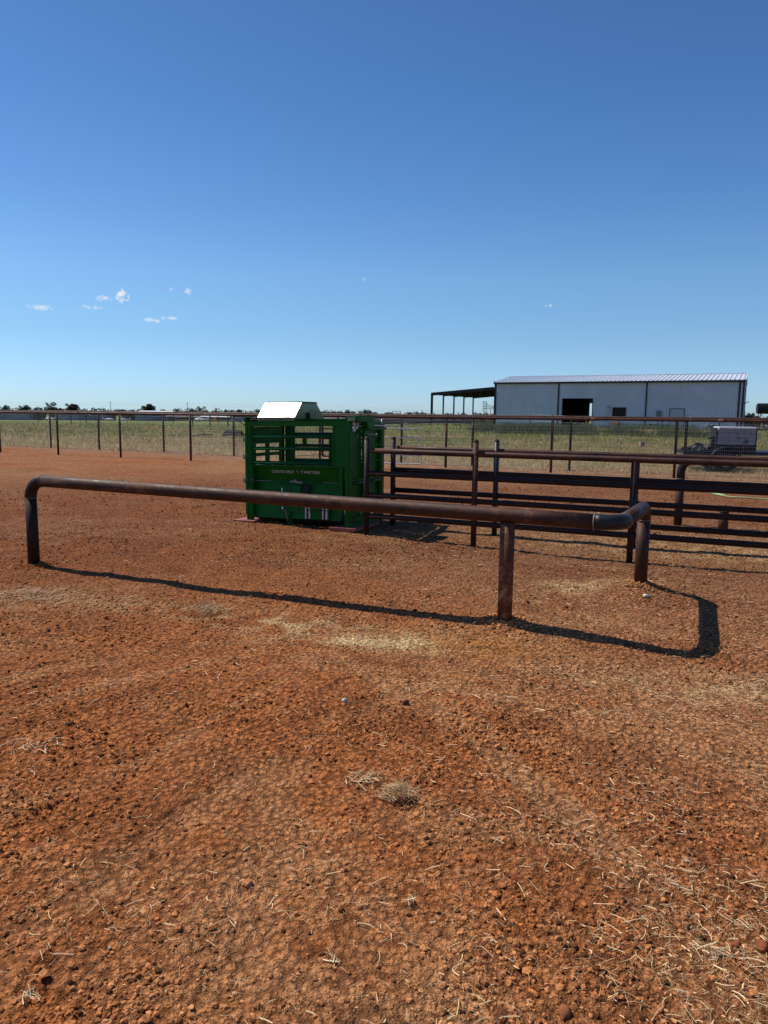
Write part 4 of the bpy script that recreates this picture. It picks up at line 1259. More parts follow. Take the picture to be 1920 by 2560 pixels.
zo, zi = 3.93, 4.52
lpart('roof', lambda m: m.hexa([bp(-LW, -.1, zo), bp(-.1, -.1, zi), bp(-.1, LD, zi), bp(-LW, LD, zo), bp(-LW, -.1, zo + .05), bp(-.1, -.1, zi + .05), bp(-.1, LD, zi + .05), bp(-LW, LD, zo + .05)]), 'roof')
lpart('fascia', lambda m: (m.hexa([bp(-LW - .05, -.16, zo - .16), bp(-.1, -.16, zi - .16), bp(-.1, -.10, zi - .16), bp(-LW - .05, -.10, zo - .16), bp(-LW - .05, -.16, zo + .09), bp(-.1, -.16, zi + .09), bp(-.1, -.10, zi + .09), bp(-LW - .05, -.10, zo + .09)]),
                           bb(m, -LW - .06, -LW, -.1, LD, zo - .14, zo + .08)))
for k in range(5):
    v = k * LD / 4
    lpart('post', lambda m: bb(m, -LW - (.04 if k else .1), -LW + (.10 if k else .14), v - .07, v + .07, gz(*bp(-LW, v, 0).xy) - .1, zo - .05))
for k in range(5):
    v = k * LD / 4
    lpart('beam', lambda m: m.hexa([bp(-LW, v - .05, zo - .24), bp(-.1, v - .05, zi - .24), bp(-.1, v + .05, zi - .24), bp(-LW, v + .05, zo - .24), bp(-LW, v - .05, zo - .02), bp(-.1, v - .05, zi - .02), bp(-.1, v + .05, zi - .02), bp(-LW, v + .05, zo - .02)]))
for k in range(1, 6):
    a = -LW + k * LW / 6; z = zo + (zi - zo) * k / 6
    lpart('purlin', lambda m: bb(m, a - .04, a + .04, -.1, LD, z - .13, z - .01))
lpart('post', lambda m: bb(m, -2.9, -2.78, 8.4, 8.52, ZB - .3, 4.15))

# thin lift frame below the lean-to
mb = MB(); b0 = vec(11.35, 86.5, 0)
def fb(x, z, x2, z2, r=.03): mb.tube([b0 + UB * x + UZ * z, b0 + UB * x2 + UZ * z2], r, 6)
for a in ((0, 1.9, 0, 3.15), (.42, 1.9, .42, 3.15), (0, 3.15, .42, 3.1), (0, 1.95, .42, 1.9), (0, 2.6, 1.5, 2.45), (0, 2.35, 1.6, 2.3), (.21, 1.9, .21, 3.1), (.3, 2.85, 1.4, 2.55), (.9, 2.3, .9, .3), (1.5, 2.5, 1.5, .3), (.42, 1.9, .9, 1.2), (.9, .3, 1.5, 1.4)): fb(*a)
tag(mb.build('lift_frame', M['graysteel'], None, orig=(11.35, 86.5, 0)), 'thin grey metal frame of a lift standing under the lean-to', 'metal frame')

# things along the barn front
M['alu'] = simple('dull_aluminium', (.34, .35, .36), .45, .5, .2, 8)
o0 = bp(12.0, -.55, 0); t = thing('step_ladder', 'open aluminium step ladder standing left of the barn window', 'ladder', (o0.x, o0.y, ZB))
for s in (-1, 1):
    mb = MB(); mb.prism([bp(12.0 + s * .29 - .025, -.75, ZB), bp(12.0 + s * .29 + .025, -.75, ZB), bp(12.0 + s * .17 + .025, -.40, 2.52), bp(12.0 + s * .17 - .025, -.40, 2.52)], VB * .06); mb.build('rail', M['alu'], t)
    mb = MB(); mb.prism([bp(11.9 + s * .29 - .02, -.08, ZB), bp(11.9 + s * .29 + .02, -.08, ZB), bp(12.0 + s * .17 + .02, -.34, 2.45), bp(12.0 + s * .17 - .02, -.34, 2.45)], VB * .03); mb.build('rear_leg', M['alu'], t)
for k in range(6):
    z = ZB + .3 + k * .33; f = (z - ZB) / 2.12; hw = .29 - .12 * f; v = -.75 + .35 * f
    mb = MB(); bb(mb, 12.0 - hw, 12.0 + hw, v - .02, v + .09, z, z + .03); mb.build('step', M['alu'], t)
mb = MB(); bb(mb, 11.80, 12.2, -.50, -.27, 2.50, 2.56); mb.build('top_cap', M['black_metal'], t)

M['orange'] = simple('orange_plastic_tray', (.62, .24, .02), .5, 0, .15, 8)
o0 = bp(12.97, -.9, 0); t = thing('wheelbarrow', 'orange wheelbarrow parked in front of the barn wall', 'wheelbarrow', (o0.x, o0.y, ZB))
mb = MB()
mb.hexa([bp(12.72, -1.15, ZB + .30), bp(13.2, -1.15, ZB + .30), bp(13.2, -.6, ZB + .30), bp(12.72, -.6, ZB + .30), bp(12.55, -1.35, ZB + .62), bp(13.38, -1.35, ZB + .62), bp(13.38, -.45, ZB + .62), bp(12.55, -.45, ZB + .62)])
mb.build('tray', M['orange'], t)
mb = MB(); wp = [bp(12.97, -1.5, ZB + .18) + VB * (.18 * cos(a)) + UZ * (.18 * sin(a)) for a in [2 * pi * k / 16 for k in range(16)]]
mb.tube(wp, .045, 8, False, True, True); mb.build('wheel', M['black'], t)
for s in (-1, 1):
    mb = MB(); mb.tube([bp(12.97 + s * .08, -1.5, ZB + .18), bp(12.97 + s * .2, -1.0, ZB + .28), bp(12.97 + s * .3, .15 - .3, ZB + .62)], .02, 6); mb.build('handle', M['black_metal'], t)
    mb = MB(); mb.tube([bp(12.97 + s * .2, -.75, ZB + .3), bp(12.97 + s * .24, -.7, ZB)], .018, 6); mb.build('leg', M['black_metal'], t)

o0 = bp(20.9, -.9, 0); t = thing('garden_chair', 'small white plastic chair with its back to the barn near the rubble', 'chair', (o0.x, o0.y, ZB))
mb = MB(); mb.hexa([bp(20.68, -1.1, ZB + .40), bp(21.1, -1.1, ZB + .40), bp(21.1, -.7, ZB + .40), bp(20.68, -.7, ZB + .40), bp(20.66, -1.12, ZB + .44), bp(21.12, -1.12, ZB + .44), bp(21.12, -.68, ZB + .44), bp(20.66, -.68, ZB + .44)]); mb.build('seat', M['white'], t)
mb = MB(); mb.hexa([bp(21.06, -1.1, ZB + .44), bp(21.12, -1.1, ZB + .44), bp(21.12, -.7, ZB + .44), bp(21.06, -.7, ZB + .44), bp(21.2, -1.05, ZB + .84), bp(21.24, -1.05, ZB + .84), bp(21.24, -.75, ZB + .84), bp(21.2, -.75, ZB + .84)]); mb.build('backrest', M['white'], t)
for a, v in ((20.7, -1.08), (21.08, -1.08), (20.7, -.72), (21.08, -.72)):
    mb = MB(); bb(mb, a - .018, a + .018, v - .018, v + .018, ZB - .02, ZB + .40); mb.build('leg', M['white'], t)
mb = MB(); mb.tube([bp(16.9, -.9, ZB + .06), bp(17.5, -.6, ZB + .22)], .05, 8)
tag(mb.build('white_pipe', M['white'], None, orig=tuple(bp(17.2, -.8, ZB))), 'short white pipe propped on the ground beside the barn door', 'pipe')


def junk_heap(name, label, c, rad, h, n, seed, cols, cat='heap'):
    q = random.Random(seed); mb = MB()
    for _ in range(n):
        a = q.uniform(0, 2 * pi); r = rad * q.random() ** .7; z = h * (1 - r / rad) * q.random()
        p = vec(c[0] + r * cos(a), c[1] + r * sin(a) * .6, c[2] + z)
        d = Vector((q.uniform(-1, 1), q.uniform(-1, 1), q.uniform(-.5, .7))).normalized(); e = d.orthogonal().normalized(); f = d.cross(e)
        mb.box(p, d, e, f, q.uniform(.25, .9) * rad * .55, q.uniform(.04, .14), q.uniform(.03, .12))
    o = mb.build(name, M[cols], None, orig=c); tag(o, label, cat); return o


M['junk'] = simple('weathered_brush_wood', (.13, .11, .09), .8, 0, .6, 5)
M['junk2'] = simple('pale_scrap_wood', (.30, .27, .22), .8, 0, .5, 5)
p = bp(21.7, -.9, ZB)
junk_heap('brush_pile', 'small pile of grey broken wood against the right part of the barn wall', tuple(p), .62, .75, 60, 3, 'junk')
p = bp(26.3, -.5, .05)
junk_heap('scrap_heap', 'long tangled heap of branches and scrap right of the barn', (43.6, 84.5, -.05), 2.6, 1.25, 220, 4, 'junk')
junk_heap('scrap_heap', 'pale boards lying low in front of the tangled heap right of the barn', (43.4, 81.5, -.05), 2.2, .35, 40, 5, 'junk2')

# dark pickup, cabinet and overhead tank right of the barn
pk = thing('pickup_truck', 'dark pickup truck parked at the right end of the barn', 'pickup truck', (43.9, 90, 0))
PX, PD = vec(43.2, 90.0, -.1), vec(1, -.15, 0).normalized(); PV = vec(-PD.y, PD.x, 0)
def pp(a, v, z): return PX + PD * a + PV * v + UZ * z
M['car'] = simple('dark_navy_car_paint', (.012, .014, .022), .2, .2, .2, 1, coat=.6)
mb = MB(); mb.prism([pp(-2.6, 0, .5), pp(2.9, 0, .5), pp(2.95, 0, 1.05), pp(2.0, 0, 1.22), pp(-2.6, 0, 1.25)], PV * 1.9); mb.build('body', M['car'], pk, .05)
mb = MB(); mb.prism([pp(-.9, .1, 1.25), pp(2.0, .1, 1.20), pp(1.15, .1, 1.95), pp(.9, .1, 2.02), pp(-.75, .1, 2.02)], PV * 1.7); mb.build('cab', M['car'], pk, .06)
mb = MB(); mb.prism([pp(-.6, .09, 1.32), pp(1.55, .09, 1.30), pp(1.0, .09, 1.88), pp(-.6, .09, 1.9)], PV * .01); mb.build('side_window', M['glass'], pk)
for a in (-1.7, 1.9):
    for v in (.0, 1.7):
        wc = pp(a, v, .38); wh = MB(); wh.tube([wc, wc + PV * .22], .38, 18); o = wh.build('wheel', M['black'], pk)
mb = MB(); mb.box(pp(1.15, -.08, 1.36), PD, PV, UZ, .18, .1, .14); mb.build('mirror', M['galv'], pk)
mb = MB(); mb.box((42.38, 88.5, 1.3), U, V, UZ, .42, .5, 2.7); mb.box((42.38, 88.24, 1.6), U, V, UZ, .30, .02, 1.6)
tag(mb.build('metal_cabinet', M['black_metal'], None, .02, orig=(42.38, 88.5, 0)), 'tall narrow dark cabinet standing right against the barn end', 'cabinet')
tk = thing('overhead_tank', 'dark fuel tank raised on thin legs at the far right edge', 'tank', (45.6, 88, 0))
mb = MB()
n_ = 12; ax = vec(.97, -.25, 0).normalized(); tv = vec(-ax.y, ax.x, 0); c0 = vec(43.95, 88.2, 2.70)
ring = [(.64 * cos(2 * pi * (k + .5) / n_), .64 * sin(2 * pi * (k + .5) / n_)) for k in range(n_)]
mb.prism([c0 + tv * a + UZ * b for a, b in ring], ax * 2.6); mb.build('tank', M['black_metal'], tk)
mb = MB(); mb.prism([c0 + tv * a * .9 + UZ * b * .9 - ax * .001 for a, b in ring], -ax * .08); mb.build('end_cap', M['black_metal'], tk)
for a in (.25, 2.3):
    for v in (-.5, .5):
        mb = MB(); p = c0 + ax * a + tv * v; mb.tube([(p.x, p.y, -.1), (p.x, p.y, 2.3)], .05, 8); mb.build('leg', M['black_metal'], tk)
    mb = MB(); mb.tube([c0 + ax * a + tv * -.5 + UZ * -.6, c0 + ax * (a + .9) + tv * -.5 + UZ * -1.6], .03, 6); mb.build('brace', M['black_metal'], tk)

# ================================================================ trailer with welder
tr = thing('flatbed_trailer', 'black low flatbed trailer with round fender behind the mesh fence', 'trailer', (10.05, 22.0, 0))
TU = vec(.985, -.17, 0).normalized(); TV = vec(-TU.y, TU.x, 0); TO = vec(10.03, 21.9, 0)
def tp(a, v, z): return TO + TU * a + TV * v + UZ * z
def tb(mb, a0, a1, v0, v1, z0, z1): mb.hexa([tp(a0, v0, z0), tp(a1, v0, z0), tp(a1, v1, z0), tp(a0, v1, z0), tp(a0, v0, z1), tp(a1, v0, z1), tp(a1, v1, z1), tp(a0, v1, z1)])
mb = MB(); tb(mb, -1.08, 2.9, -.02, .06, .50, .60); tb(mb, -1.08, 2.9, 1.55, 1.63, .50, .60); tb(mb, -1.08, -1.0, .06, 1.55, .50, .60); tb(mb, 2.82, 2.9, .06, 1.55, .50, .60)
for k in range(7): tb(mb, -.9 + k * .55, -.84 + k * .55, .06, 1.55, .50, .57)
mb.build('frame', M['black_metal'], tr, .004)
mb = MB(); tb(mb, -1.0, 2.82, .06, 1.55, .575, .60); mb.build('deck', M['black_metal'], tr)
mb = MB(); tb(mb, 1.55, 2.9, -.03, .0, .66, .70); tb(mb, 1.75, 2.3, .0, .25, .60, .76); mb.build('side_rail', M['black_metal'], tr, .003)
for v in (-.25, 1.66):
    mb = MB(); mb.tube([tp(0, v, .33), tp(0, v + .20, .33)], .325, 24); o = mb.build('wheel', M['black'], tr, .03)
    mb2 = MB(); mb2.tube([tp(0, v - .006 if v < 0 else v + .20, .33), tp(0, v + .0 if v < 0 else v + .206, .33)], .18, 20); r_o = mb2.build('rim', M['graysteel'], o)
    mb = MB(); an = [pi * (.06 + .88 * k / 14) for k in range(15)]
    outer = [tp(.44 * cos(a_), v - .03, .34 + .41 * sin(a_)) for a_ in an]; inner = [tp(.42 * cos(a_), v - .03, .34 + .39 * sin(a_)) for a_ in reversed(an)]
    vs = outer + inner; n_ = len(an)
    base = []
    for k in range(n_ - 1):
        mb.hexa([outer[k], outer[k + 1], outer[k + 1] + TV * .27, outer[k] + TV * .27, inner[n_ - 1 - k], inner[n_ - 2 - k], inner[n_ - 2 - k] + TV * .27, inner[n_ - 1 - k] + TV * .27])
    mb.build('fender', M['black_metal'], tr)
wl = thing('welder_generator', 'grey box shaped welder generator with lid coloured sun-glint white on the black trailer', 'welder', tuple(tp(.35, .3, .6)))
M['wgrey'] = simple('satin_grey_case', (.25, .25, .285), .42, .1, .06, 4)
M['lid'] = simple('sun_glint_white_lid', (.85, .85, .85), .3, .1, .06, 4)  # near-white colour paints in the sun glint on the lid
X0, X1 = -.17, .86
mb = MB(); mb.prism([tp(X0 - .04, .10, .80), tp(X1, .10, .80), tp(X1 + .01, .10, 1.28), tp(X0, .10, 1.28)], TV * .62); mb.build('case', M['wgrey'], wl, .01)
mb = MB(); tb(mb, X0, X1 + .01, .08, .72, 1.282, 1.330); mb.build('lid', M['lid'], wl, .01)
mb = MB(); tb(mb, X0 - .06, X1 + .02, .12, .70, .605, .80); tb(mb, X0 - .075, X0 - .045, .08, .72, .80, 1.30); tb(mb, X1 + .012, X1 + .035, .08, .72, .62, 1.31); mb.build('base', M['black_metal'], wl, .008)
mb = MB(); tb(mb, X0 + .02, X1 - .01, .094, .0985, 1.168, 1.174); tb(mb, .10, .104, .094, .0985, .81, 1.165); tb(mb, .555, .560, .094, .0985, .96, 1.28); mb.build('panel_seam', M['black_metal'], wl)
for a in (.33, .72):
    mb = MB(); tb(mb, a, a + .018, .085, .10, 1.10, 1.155); mb.build('latch', M['black'], wl, .002)
mb = MB(); lc = tp(.385, .092, 1.00); mb.tube([lc + TU * (.038 * cos(a_)) + UZ * (.038 * sin(a_)) for a_ in [2 * pi * k / 20 for k in range(20)]], .009, 6, False, True, True)
M['redp'] = simple('red_logo_paint', (.36, .05, .05), .5, 0, .1, 20)
mb.build('logo_ring', M['redp'], wl)
text_on('TOMAT', .055, tp(.45, .097, .985), TU, -TV, 'redp', wl, 'lettering', .24, 1.05, .001)
mb = MB()
for k in range(3): mb.tube([tp(.60, .07, .96 - .02 * k), tp(.575 + .01 * k, .06, .88), tp(.60, .06, .83), tp(.645, .06, .86), tp(.65, .07, .95)], .008, 6)
tag(mb.build('welding_cable', M['black'], wl))
mb = MB(); mb.tube([tp(.55, .06, .92), tp(.52, .04, .80), tp(.54, .04, .68), tp(.53, .04, .60)], .014, 6); mb.build('red_cable', M['redp'], wl)
# tool/jack beside the welder
mb = MB(); mb.tube([tp(-.30, .3, .6), tp(-.25, .3, .95), tp(-.28, .3, 1.0)], .035, 8); mb.tube([tp(-.42, .3, .98), tp(-.22, .3, 1.02)], .03, 8)
tag(mb.build('vise', M['black_metal'], None, orig=tuple(tp(-.3, .3, .6))), 'black bench vise mounted left of the welder on the trailer', 'vise')
junk_heap('tool_heap', 'low heap of dark chains and bars on the left end of the trailer deck', tuple(tp(-.55, .7, .62)), .5, .16, 60, 8, 'black_metal', 'tools')

# ================================================================ things out in the pasture
bk = MB()
bO = vec(-10.25, 49.2, 0)
def kp(a, v, z): return bO + U * a + V * v + UZ * z
bk.prism([kp(-.78, 0, 0), kp(-.62, .35, .42), kp(-.62, .38, .42), kp(-.78, .5, 0)], vec(0, 0, 0) + U * .02)
bk.hexa([kp(-.78, 0, 0), kp(.78, 0, 0), kp(.74, .03, 0), kp(-.74, .03, 0), kp(-.60, .35, .43), kp(.70, .35, .43), kp(.70, .39, .43), kp(-.60, .39, .43)])
bk.hexa([kp(-.62, .39, .40), kp(.70, .39, .40), kp(.74, .7, 0), kp(-.76, .7, 0), kp(-.62, .36, .43), kp(.70, .36, .43), kp(.78, .73, 0), kp(-.8, .73, 0)])
for k in range(12):
    a = -.68 + k * .125
    bk.hexa([kp(a, -.02, .0), kp(a + .05, -.02, .0), kp(a + .05, .01, 0), kp(a, .01, 0), kp(a * .88, .33, .44), kp(a * .88 + .05, .33, .44), kp(a * .88 + .05, .36, .44), kp(a * .88, .36, .44)])
tag(bk.build('loader_bucket', M['black'], None, orig=tuple(bO)), 'black ribbed loader bucket lying in the grass left of the chute', 'bucket')
mb = MB(); mb.tube([(-12.75, 49.3, .06), (-12.2, 49.45, .12), (-11.5, 49.7, .09)], [.07, .06, .04], 8); mb.tube([(-12.2, 49.45, .1), (-11.9, 49.2, .25)], .03, 6)
tag(mb.build('fallen_branch', M['junk'], None, orig=(-12.6, 49.3, 0)), 'dark fallen branch lying in the grass beyond the mesh fence', 'branch')
M['brick'] = simple('pinkish_block', (.34, .20, .16), .85, 0, .3, 12, .003)
mb = MB(); mb.box((13.66, 39.5, .13), vec(.95, .3, 0).normalized(), vec(-.3, .95, 0).normalized(), UZ, .25, .2, .27); mb.box((13.66, 39.5, .28), vec(.95, .3, 0).normalized(), vec(-.3, .95, 0).normalized(), UZ, .23, .18, .02)
tag(mb.build('feed_block', M['brick'], None, .015, orig=(13.66, 39.5, 0)), 'small pinkish salt block standing alone in the grass before the barn', 'block')

# ---- wire fence on thin posts across the pasture
tf = [(-70, 109.0), (-58, 103.0), (-45.2, 97.2), (-38.6, 94.4), (-31.5, 91.0), (-24.8, 87.4), (-19.1, 85.3), (-12, 81.5), (-4, 77.5), (4.4, 72.1), (9.5, 71.2), (13.4, 68.6), (14.9, 66.5), (16.2, 62.8), (18.9, 60.3), (21.6, 58.1), (25.3, 56.4), (29, 54.5), (34, 52), (39, 49.5)]
t = thing('wire_fence', 'sagging barbed wire fence on thin dark stakes far across the pasture', 'wire fence', (4.4, 72.1, 0))
M['tpost'] = simple('dark_green_stake', (.02, .028, .022), .6, .2, .3, 5)
for i, (x, y) in enumerate(tf):
    mb = MB(); g = gz(x, y); mb.box((x, y, g + .62), vec(1, 0, 0), vec(0, 1, 0), UZ, .055, .055, 1.34); mb.build('stake', M['tpost'], t)
mb = MB()
for z in (.35, .65, .95, 1.22):
    for i in range(len(tf) - 1): thin(mb, (tf[i][0], tf[i][1], gz(*tf[i]) + z), (tf[i + 1][0], tf[i + 1][1], gz(*tf[i + 1]) + z), .006)
mb.build('wire', M['wire'], t)
# extra stakes with diagonal braces at left
for (x, y, lab) in ((-40.6, 92.0, 'braced dark corner posts of the pasture fence at far left'), (-21.5, 83.3, 'braced dark corner posts of the pasture fence left of the chute')):
    t = thing('brace_posts', lab, 'fence brace', (x, y, 0)); g = gz(x, y)
    for k in range(3):
        mb = MB(); mb.tube([(x + k * 2.1, y - k * .6, g), (x + k * 2.1, y - k * .6, g + 1.5)], .065, 8); mb.build('post', M['pipe_dark'], t)
    mb = MB(); mb.tube([(x, y, g + 1.42), (x + 4.2, y - 1.2, g + 1.42)], .05, 8); mb.build('cross_bar', M['pipe_dark'], t)
    mb = MB(); mb.tube([(x + 4.2, y - 1.2, g + 1.4), (x + 6.3, y - 1.8, g + .15)], .05, 8); mb.build('brace', M['pipe_dark'], t)

# ---- pipe corral far behind the chute, left of the barn
t = thing('pipe_corral', 'long low purplish brown pipe corral between the chute and the barn', 'corral', (-1.8, 105, 0))
ca, cb_ = vec(-6.0, 106.5, gz(-6, 106.5)), vec(19, 103.5, gz(19, 103.5))
M['corral'] = simple('purple_brown_pipe', (.060, .036, .042), .6, .1, .2, 2)
for k in range(6):
    mb = MB(); mb.tube([ca + UZ * (.25 + k * .17), cb_ + UZ * (.25 + k * .17)], .045, 6); mb.build('rail', M['corral'], t)
for k in range(13):
    p = ca + (cb_ - ca) * (k / 12); mb = MB(); mb.tube([p - UZ * .1, p + UZ * 1.25], .055, 6); mb.build('post', M['corral'], t)
t2 = thing('pipe_corral', 'second pipe corral row right behind the purplish brown one', 'corral', (-1.8, 112, 0))
off = vec(1.0, 9, -.05)
for k in range(6):
    mb = MB(); mb.tube([ca + off + UZ * (.3 + k * .19), cb_ + off + UZ * (.3 + k * .19)], .05, 6); mb.build('rail', M['corral'], t2)
for k in range(13):
    p = ca + off + (cb_ - ca) * ((k + .5) / 12); mb = MB(); mb.tube([p - UZ * .1, p + UZ * 1.4], .055, 6); mb.build('post', M['corral'], t2)

# ---- far overhead frame
g = gz(3.8, 250)
t = thing('overhead_gate', 'tall dark goalpost shaped gate frame on the horizon right of the chute', 'gate frame', (3.8, 250, g))
for x in (2.46, 5.14):
    mb = MB(); mb.box((x, 250, (g + 2.55) / 2), vec(1, 0, 0), vec(0, 1, 0), UZ, .16, .16, 2.55 - g); mb.build('post', M['tpost'], t)
mb = MB(); mb.box((3.8, 250, 2.55), vec(1, 0, 0), vec(0, 1, 0), UZ, 2.9, .18, .16); mb.build('crossbar', M['tpost'], t)

# ---- low hangars on the left horizon
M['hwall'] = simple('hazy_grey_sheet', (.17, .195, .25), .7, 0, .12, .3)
M['hroof'] = simple('white_sheet_roof', (.75, .76, .78), .45, 0, .05, .1)
M['hroof_rust'] = simple('faded_maroon_roof', (.10, .075, .085), .7, 0, .2, .2)
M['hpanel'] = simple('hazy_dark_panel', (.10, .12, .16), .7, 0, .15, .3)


def hangar(x0, x1, y, ztop, label, roof='hroof', rh=.45, open_front=False, dep=16):
    g = gz((x0 + x1) / 2, y) - .05
    t = thing('open_shed' if open_front else 'hangar', label, 'shed' if open_front else 'hangar', ((x0 + x1) / 2, y, g))
    X, Y_ax = vec(.975, .22, 0) if x0 < -100 else vec(1, 0, 0), None
    X = vec(1, 0, 0); Y1 = vec(0, 1, 0)
    def bx(n, a0, a1, b0, b1, z0, z1, mt):
        mb = MB(); mb.box(((a0 + a1) / 2, (b0 + b1) / 2, (z0 + z1) / 2), X, Y1, UZ, a1 - a0, b1 - b0, z1 - z0); return mb.build(n, M[mt], t)
    if open_front:
        bx('back_wall', x0, x1, y + dep - .3, y + dep, g, ztop - .3, 'hpanel')
        n = max(3, int((x1 - x0) / 4))
        for k in range(n + 1):
            x = x0 + (x1 - x0) * k / n; bx('post', x - .12, x + .12, y - .12, y + .12, g, ztop - .2, 'tpost')
    else:
        bx('wall', x0, x1, y, y + dep, g, ztop, 'hwall')
        n = max(2, int((x1 - x0) / 9))
        for k in range(n):
            x = x0 + (x1 - x0) * (k + .5) / n; w_ = (x1 - x0) / n * .42
            bx('sliding_door', x - w_, x + w_, y - .12, y - .02, g + .05, ztop - .5, 'hpanel' if k % 2 else 'hwall')
    mb = MB(); mb.prism([(x0 - .5, y - .6, ztop), (x0 - .5, y + dep + .6, ztop), (x0 - .5, y + dep / 2, ztop + rh + .5)], X * (x1 - x0 + 1))
    mb.build('roof', M[roof], t)
    return t


hangar(-205, -157.2, 330, .30, 'long grey hangar with white roof edge at the far left horizon')
hangar(-157.0, -145.6, 334, .35, 'dark open shed between the two far left hangars', 'hroof_rust', .2, True)
hangar(-145.0, -124.8, 330, .40, 'blue grey hangar left of the middle small aeroplanes', 'hroof_rust', .3)
hangar(-124.4, -109, 336, .30, 'dark open shed behind the small red and white aeroplanes', 'hroof_rust', .2, True)
hangar(-110.5, -96, 330, 1.05, 'grey hangar with a white roof showing above the fence rail')
hangar(-95.5, -70, 325, -.35, 'dark low open shed left of the chute on the horizon', 'hroof_rust', .2, True)
hangar(-74, -63, 300, -.15, 'white roofed low shed just left of the chute', 'hroof', .25, True)
hangar(-62.3, -40, 300, .10, 'plain grey hangar wall directly behind the left edge of the chute', 'hroof_rust', .3)
hangar(-20, 25, 215, .0, 'long blue grey shed behind the pipe corrals', 'hroof_rust', .15, dep=10)

# ---- small aeroplanes
M['pinkred'] = simple('red_white_paint', (.62, .32, .30), .4, 0, .1, 2)


def plane(x, y, s, label, rot, mat='pinkred'):
    g = gz(x, y); t = thing('light_aircraft', label, 'aeroplane', (x, y, g), 'small aeroplanes parked by the hangars')
    D = vec(cos(rot), sin(rot), 0); S = vec(-D.y, D.x, 0); o = vec(x, y, g)
    mb = MB(); mb.tube([o + D * a * s + UZ * z * s for a, z in ((-3.4, 1.0), (-2.0, 1.0), (-.6, 1.05), (.8, 1.1), (1.8, 1.0), (2.3, .95))], [.10 * s, .25 * s, .48 * s, .55 * s, .42 * s, .15 * s], 12); mb.build('fuselage', M['white'], t)
    mb = MB(); mb.box(o + D * .5 * s + UZ * .85 * s, D, S, UZ, 1.3 * s, 8.8 * s, .14 * s); mb.build('wing', M[mat], t)
    mb = MB(); mb.box(o + D * -3.1 * s + UZ * 1.05 * s, D, S, UZ, .7 * s, 2.8 * s, .08 * s); mb.build('tailplane', M[mat], t)
    mb = MB(); mb.prism([o + D * -3.5 * s + UZ * 1.0 * s - S * .04, o + D * -2.6 * s + UZ * 1.0 * s - S * .04, o + D * -3.2 * s + UZ * 2.1 * s - S * .04, o + D * -3.6 * s + UZ * 2.1 * s - S * .04], S * .08); mb.build('fin', M['white'], t)
    mb = MB(); mb.ball(o + D * .4 * s + UZ * 1.5 * s, .42 * s, 10, .8); mb.build('canopy', M['white'], t)
    for a, b in ((1.7, 0), (.2, 1.3), (.2, -1.3)):
        mb = MB(); c_ = o + D * a * s + S * b * s + UZ * .26 * s; mb.tube([c_ - S * .14, c_ + S * .14], .26 * s, 12); w_o = mb.build('wheel', M['white'], t)
        mb = MB(); mb.tube([c_, c_ + UZ * .6 * s], .05 * s, 6); mb.build('gear_leg', M['white'], t)
    return t


plane(-92.5, 250, .62, 'red and white light aeroplane left of the pair behind the pasture fence', .15)
plane(-88.3, 252, .62, 'red and white light aeroplane right of the pair behind the pasture fence', 3.5)
plane(-121.5, 270, .72, 'white light aeroplane with long pinkish wing at far left', 2.9)
plane(-59.5, 240, .80, 'pale light aeroplane resting low left of the chute', 3.05)
mb = MB(); mb.box((-57, 250, gz(-57, 250) + .45), vec(1, 0, 0), vec(0, 1, 0), UZ, 1.6, 1.2, .5); mb.ball((-57, 250, gz(-57, 250) + 1.0), .35, 8)
for s in (-.6, .6): mb.tube([(-57 + s, 249.3, gz(-57, 250) + .25), (-57 + s, 250.7, gz(-57, 250) + .25)], .25, 10)
tag(mb.build('utility_cart', M['orange'], None, orig=(-57, 250, gz(-57, 250))), 'tiny orange and white cart parked right of the pale aeroplane', 'cart')

# ---- power poles and lines
M['pole'] = simple('weathered_pole', (.09, .08, .075), .8, 0, .2, 2)
tops = []
for i, (x, h) in enumerate(((-235, 7.1), (-158, 7.1), (-113.8, 7.1), (-60, 7.0), (-10, 6.2), (21.2, 4.3), (70, 4.3))):
    if i in (0, 3, 4, 6): tops.append((x, 430, h)); continue
    g = gz(x, 430)
    t = thing('power_pole', ('slim wooden power pole between the round tree and the left hangars', 'slim wooden power pole left of the chute above the tree line', 'short power pole on the horizon left of the barn')[[1, 2, 5].index(i)], 'power pole', (x, 430, g), 'power poles on the horizon')
    mb = MB(); mb.tube([(x, 430, g), (x, 430, h)], [.2, .13], 8); mb.build('pole', M['pole'], t)
    mb = MB(); mb.box((x, 430, h - .6), vec(1, 0, 0), vec(0, 1, 0), UZ, 1.2, .12, .12); mb.build('crossarm', M['pole'], t)
    tops.append((x, 430, h))
mb = MB()
for dz in (.5, 1.9):
    for a, b in zip(tops[:-1], tops[1:]):
        prev = None
        for k in range(9):
            f = k / 8; p = (a[0] + (b[0] - a[0]) * f, 430, a[2] + (b[2] - a[2]) * f - dz - .5 * 4 * f * (1 - f))
            if prev: thin(mb, prev, p, .022)
            prev = p
tag(mb.build('power_lines', M['pole'], None, orig=(-100, 430, 5)), 'faint power lines strung low over the tree line', 'power line')

# ---- trees
def leaf_mat(name, c1, c2):
    m, nt, b = new_mat(name); at = nt.nodes.new('ShaderNodeAttribute'); at.attribute_name = 'Col'
    nt.links.new(at.outputs['Color'], b.inputs['Base Color']); b.inputs['Roughness'].default_value = .75
    b.inputs['Specular IOR Level'].default_value = .2
    return m


M['leaf'] = leaf_mat('tree_leaves', 0, 0)
M['bark'] = simple('grey_brown_bark', (.07, .055, .045), .85, 0, .3, 3)


